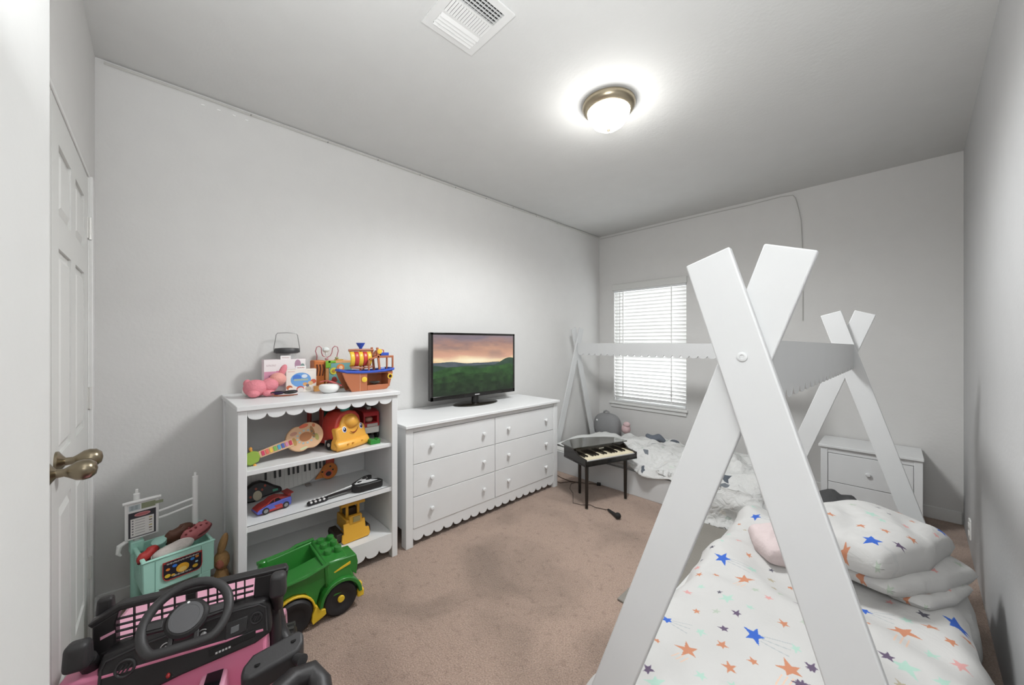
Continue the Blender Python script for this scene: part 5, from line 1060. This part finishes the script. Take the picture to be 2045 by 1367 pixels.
for u0, u1 in ((-.335, -.235), (.150, .200)):
    o = G(); fo = arc(.235, .13, .135, .15, -5, 185, 12); fi = arc(.235, .13, .11, .125, 185, -5, 12); o.prism(fo + fi, lambda u, v, w_: J(w_, u, v), u0, u1); o.out('fender', PKL, t, bevel=.006)
for u in (-.31, .175):
    for f in (.235, -.36):
        o = G(); o.lathe([(.05, 0), (.09, .002), (.105, .012), (.107, .03), (.105, .052), (.09, .062), (.05, .062), (.04, .05), (.001, .05)], J(u, f, .107), JR, 28)
        w_ = o.out('wheel', BK, t)
        for k in range(20):
            a = 2 * pi * k / 20; c_ = J(u, f, .107) + JR * .031 + (JFv * cos(a) + Vector((0, 0, 1)) * sin(a)) * .107
            if k == 0: o = G()
            mt_ = Matrix((JR, (JFv * cos(a) + Vector((0, 0, 1)) * sin(a)), (JFv * -sin(a) + Vector((0, 0, 1)) * cos(a)))).transposed(); o.box(c_, (.050, .010, .016), mt_)
        o.out('tyre_tread', M('#3a3c39', .6), w_)
# windscreen grille: frame, panes of mesh
ZB0, ZT0 = .468, .572
def slab(poly, f0, f1, name, m=BK, bev=.004, par=None): o = G(); o.prism(poly, JZ, f0, f1); return o.out(name, m, par or t, bevel=bev)
slab([(-.222, .540), (-.165, .571), (.229, .572), (.224, .585), (-.17, .588), (-.232, .552)], -.012, .018, 'windscreen_top')
slab([(-.218, .440), (.205, .440), (.207, .478), (.17, .482), (.13, .478), (-.165, .478), (-.205, .470)], -.014, .018, 'windscreen_bottom')
slab([(-.222, .44), (-.175, .46), (-.176, .54), (-.168, .574), (-.222, .545)], -.012, .018, 'windscreen_end')
slab([(.134, .46), (.214, .46), (.231, .574), (.141, .574)], -.012, .018, 'windscreen_end')
slab([(-.026, .47), (-.004, .47), (-.004, .575), (-.028, .575)], -.012, .012, 'windscreen_mullion')
for u in (-.142, -.112, -.083, -.055, .022, .044, .067, .090, .112): slab([(u, .475), (u + .0032, .475), (u + .0032, .575), (u, .575)], -.006, .002, 'grille_bar', bev=0)
for z in (.492, .510, .527, .544): slab([(-.176, z), (.136, z), (.136, z + .0028), (-.176, z + .0028)], -.006, .002, 'grille_bar', bev=0)
slab([(-.205, .505), (-.176, .516), (-.176, .523), (-.205, .513)], -.013, -.0122, 'pink_slot', PKL, 0)
# dashboard, tilted toward the driver
def dashp(u, s_, w_): return J(u, -.045 - s_ * .30 - w_, .478 - s_ * .95 + w_ * .0)     # s: down the face
dash = [(-.190, 0), (-.110, -.014), (.120, -.036), (.165, -.034), (.185, -.018), (.190, .060), (.150, .078), (-.02, .100), (-.185, .135), (-.196, .03)]
o = G(); o.prism(dash, dashp, -.04, 0); o.out('dashboard', BK, t, bevel=.006)
o = G(); o.tube([dashp(u, s_ , .002) for u, s_ in [(-.185, .125), (-.188, .03), (-.18, .012), (-.110, -.004), (.10, -.026), (.155, -.026), (.173, -.014), (.178, .050)]], .003, 8); o.out('dashboard_edge', BK2, t)
def vent(u, s_, r_):
    o = G(); o.tube([dashp(u + r_ * cos(a), s_ + r_ * sin(a), .002) for a in [2 * pi * k / 24 for k in range(24)]], .0035, 8, closed=True); v_ = o.out('air_vent', BK2, t)
    for k in (-1, 0, 1):
        o = G(); o.tube([dashp(u + k * r_ * .45 - r_ * .3, s_ + r_ * .5, .003), dashp(u + k * r_ * .45 + r_ * .3, s_ - r_ * .5, .003)], .0022, 6); o.out('vent_fin', BK2, v_)
vent(-.140, .040, .019); vent(.150, .008, .014)
slab_ = G(); slab_.prism([(.075, .002), (.128, -.004), (.128, .034), (.075, .044)], dashp, -.001, .003); slab_.out('display_panel', BK2, t, bevel=.002)
o = G(); o.prism([(.088, .014), (.108, .011), (.108, .026), (.088, .030)], dashp, .003, .006); o.out('display_glass', M('#77797b', .3), t, bevel=.001)
o = G(); o.prism([(.040, .056), (.150, .038), (.150, .056), (.040, .074)], dashp, .0, .003); o.out('stereo', M('#141314', .3), t, bevel=.001)
for k in range(5): o = G(); u = .055 + k * .0075; o.prism([(u, .0665 - k * .0012), (u + .005, .0660 - k * .0012), (u + .005, .0700 - k * .0012), (u, .0705 - k * .0012)], dashp, .003, .005); o.out('stereo_button', M('#d9d9d8', .3), t)
for u, s_ in ((-.058, .020), (.022, .012)):
    o = G(); o.tube([dashp(u + .013 * cos(a), s_ + .013 * sin(a), .003) for a in [pi * .35 + 1.35 * pi * k / 16 for k in range(17)]], .0014, 6); gd = o.out('gauge_ring', M('#c9c9c8', .3, .4), t)
    o = G(); o.lathe([(.007, 0), (.007, .004), (.004, .006), (.001, .006)], dashp(u + .002, s_, .002), -JFv + Vector((0, 0, .3)), 16); o.out('gauge_dial', M('#b5b5b4', .3, .4), gd)
o = G(); o.ell(dashp(-.048, .088, .002), (.008, .005, .006), n=12); o.out('red_button', M('#a83232', .35), t)
o = G(); o.ell(dashp(-.115, .116, .002), (.008, .005, .006), n=12); o.out('red_button', M('#a83232', .35), t)
# steering wheel (flat bottomed), plane tilted to the driver
SC = J(.006, -.125, .570); SNn = (-JFv * .62 + Vector((0, 0, .78))).normalized(); SUu = (JR * .97 + Vector((0, 0, .06))).normalized(); SVv = SNn.cross(SUu).normalized()
SUu = SVv.cross(SNn).normalized()
SWf = lambda a, b, c_: SC + SUu * a + SVv * b + SNn * c_
rim = []
for k in range(44):
    a = 2 * pi * k / 44; x, y = .090 * cos(a), .088 * sin(a)
    if y < -.064: y = -.064 + (y + .064) * .12
    rim.append(SWf(x, y, 0))
o = G(); o.tube(rim, .0115, 12, closed=True); sw = o.out('steering_wheel', BK2, t)
o = G(); o.lathe([(.040, -.020), (.046, -.008), (.046, .004), (.040, .010), (.001, .011)], SWf(0, -.002, 0), SNn, 32); o.out('wheel_boss', BK, sw)
o = G(); o.lathe([(.036, .010), (.036, .0125), (.029, .0130), (.0285, .0125), (.001, .0135)], SWf(0, -.002, 0), SNn, 32); o.out('horn_pad', M('#5b5b5d', .45), sw)
for sg in (-1, 1): o = G(); o.prism([(sg * .036, -.016), (sg * .096, -.012), (sg * .096, .014), (sg * .036, .016)], SWf, -.008, .004); o.out('spoke', BK, sw, bevel=.003)
for sg in (-1, 1): o = G(); o.prism([(sg * .048, -.009), (sg * .080, -.007), (sg * .080, .009), (sg * .048, .009)], SWf, .004, .007); o.out('spoke_buttons', BK2, sw, bevel=.002)
for sg in (-1, 1): o = G(); o.prism([(sg * .020, -.03), (sg * .030, -.03), (sg * .034, -.072), (sg * .022, -.072)], SWf, -.008, .002); o.out('spoke', BK, sw, bevel=.002)
o = G(); o.lathe([(.003, .0), (.003, .001), (.001, .0012)], SWf(.0, .033, .0125), SNn, 10); o.out('badge_dot', M('#efefef', .3), sw)
o = G(); o.cyl(SWf(0, 0, -.015), J(0, -.05, .50), .022, n=16); o.out('steering_column', BK, t)
# mirrors
def mirror(c, s_): 
    o = G(); o.box(c, s_, Matrix((JR, JFv, (0, 0, 1))).transposed(), taper=.88); return o.out('side_mirror', BK2, t, bevel=.014, seg=4)
mirror(J(-.228, -.058, .508), (.052, .045, .070)); mirror(J(.208, -.058, .562), (.046, .045, .072))
o = G(); o.tube([J(-.22, -.04, .48), J(-.22, -.02, .45), J(-.215, .0, .42)], .020, 10); o.out('mirror_bracket', BK, t)
o = G(); o.tube([J(.20, -.05, .535), J(.20, -.02, .50), J(.20, .0, .46)], .017, 10); o.out('mirror_bracket', BK, t)
o = G(); o.box(J(-.212, .035, .560), (.040, .030, .072), Matrix((JR, JFv, (0, 0, 1))).transposed(), taper=.8); cl = o.out('corner_lamp', BK, t, bevel=.008, seg=3)
o = G(); o.cyl(J(-.224, .022, .548), J(-.228, .018, .548), .006, n=12); o.out('bolt', M('#b9bbbb', .3, .6), cl)
# roll-cage tubes, pads
o = G(); o.tube([J(.190, .03, .47), J(.192, .04, .42), J(.205, .03, .36), J(.225, .0, .33), J(.24, -.06, .32)], .020, 14); o.tube([J(.190, .01, .46), J(.195, .0, .36), J(.20, -.04, .27)], .017, 12); o.out('cage_tube', BK, t)
o = G(); o.tube([J(-.215, .0, .44), J(-.222, -.05, .38), J(-.23, -.12, .33), J(-.235, -.30, .33)], .024, 14); o.out('cage_tube', BK, t)
# headrest like pad with two holes
hp = lambda u, v, w_: J(.212 + u * .97 + v * -.10, -.158 + u * .25 + v * -.80, .425 + u * .03 + v * -.35 + w_)
o = G(); pad = [(-.080, -.005), (-.062, -.030), (.048, -.040), (.066, -.025), (.072, .010), (.060, .034), (-.055, .042), (-.078, .022)]
o.prism(pad, hp, -.055, 0); pd = o.out('seat_pad', BK2, t, bevel=.012, seg=4)
for u, v in ((-.042, .012), (.042, -.008)): o = G(); o.lathe([(.007, 0), (.007, .001), (.001, .0012)], hp(u, v, .0), (0, 0, 1), 16); o.out('screw_hole', M('#0d0d0d', .5), pd)
o = G(); o.tube([J(.15, -.36, .38), J(.20, -.285, .385), J(.26, -.235, .385), J(.30, -.222, .375), J(.322, -.25, .36), J(.334, -.32, .32), J(.34, -.40, .26)], [.028, .030, .031, .032, .032, .031, .030], 16); o.out('roll_bar', BK, t)
o = G(); o.tube([J(.262, -.175, .40), J(.28, -.20, .405)], [.012, .016], 12); o.out('bar_knob', BK2, t)
# console with screen between the seats
o = G(); o.hexa([J(.015, -.14, .20), J(.09, -.14, .20), J(.09, -.03, .20), J(.015, -.03, .20), J(.020, -.12, .345), J(.082, -.12, .345), J(.082, -.04, .355), J(.020, -.04, .355)]); cs = o.out('console', PKL, t, bevel=.006)
o = G(); o.hexa([J(.034, -.112, .3465), J(.072, -.112, .3465), J(.072, -.06, .3525), J(.034, -.06, .3525), J(.034, -.112, .3495), J(.072, -.112, .3495), J(.072, -.06, .3555), J(.034, -.06, .3555)]); o.out('console_screen', M('#1c1c20', .15), cs)
o = G(); o.prism([(-.20, -.42), (.16, -.42), (.16, -.25), (-.20, -.25)], J, .16, .22); o.out('seat', BK, t, bevel=.015)
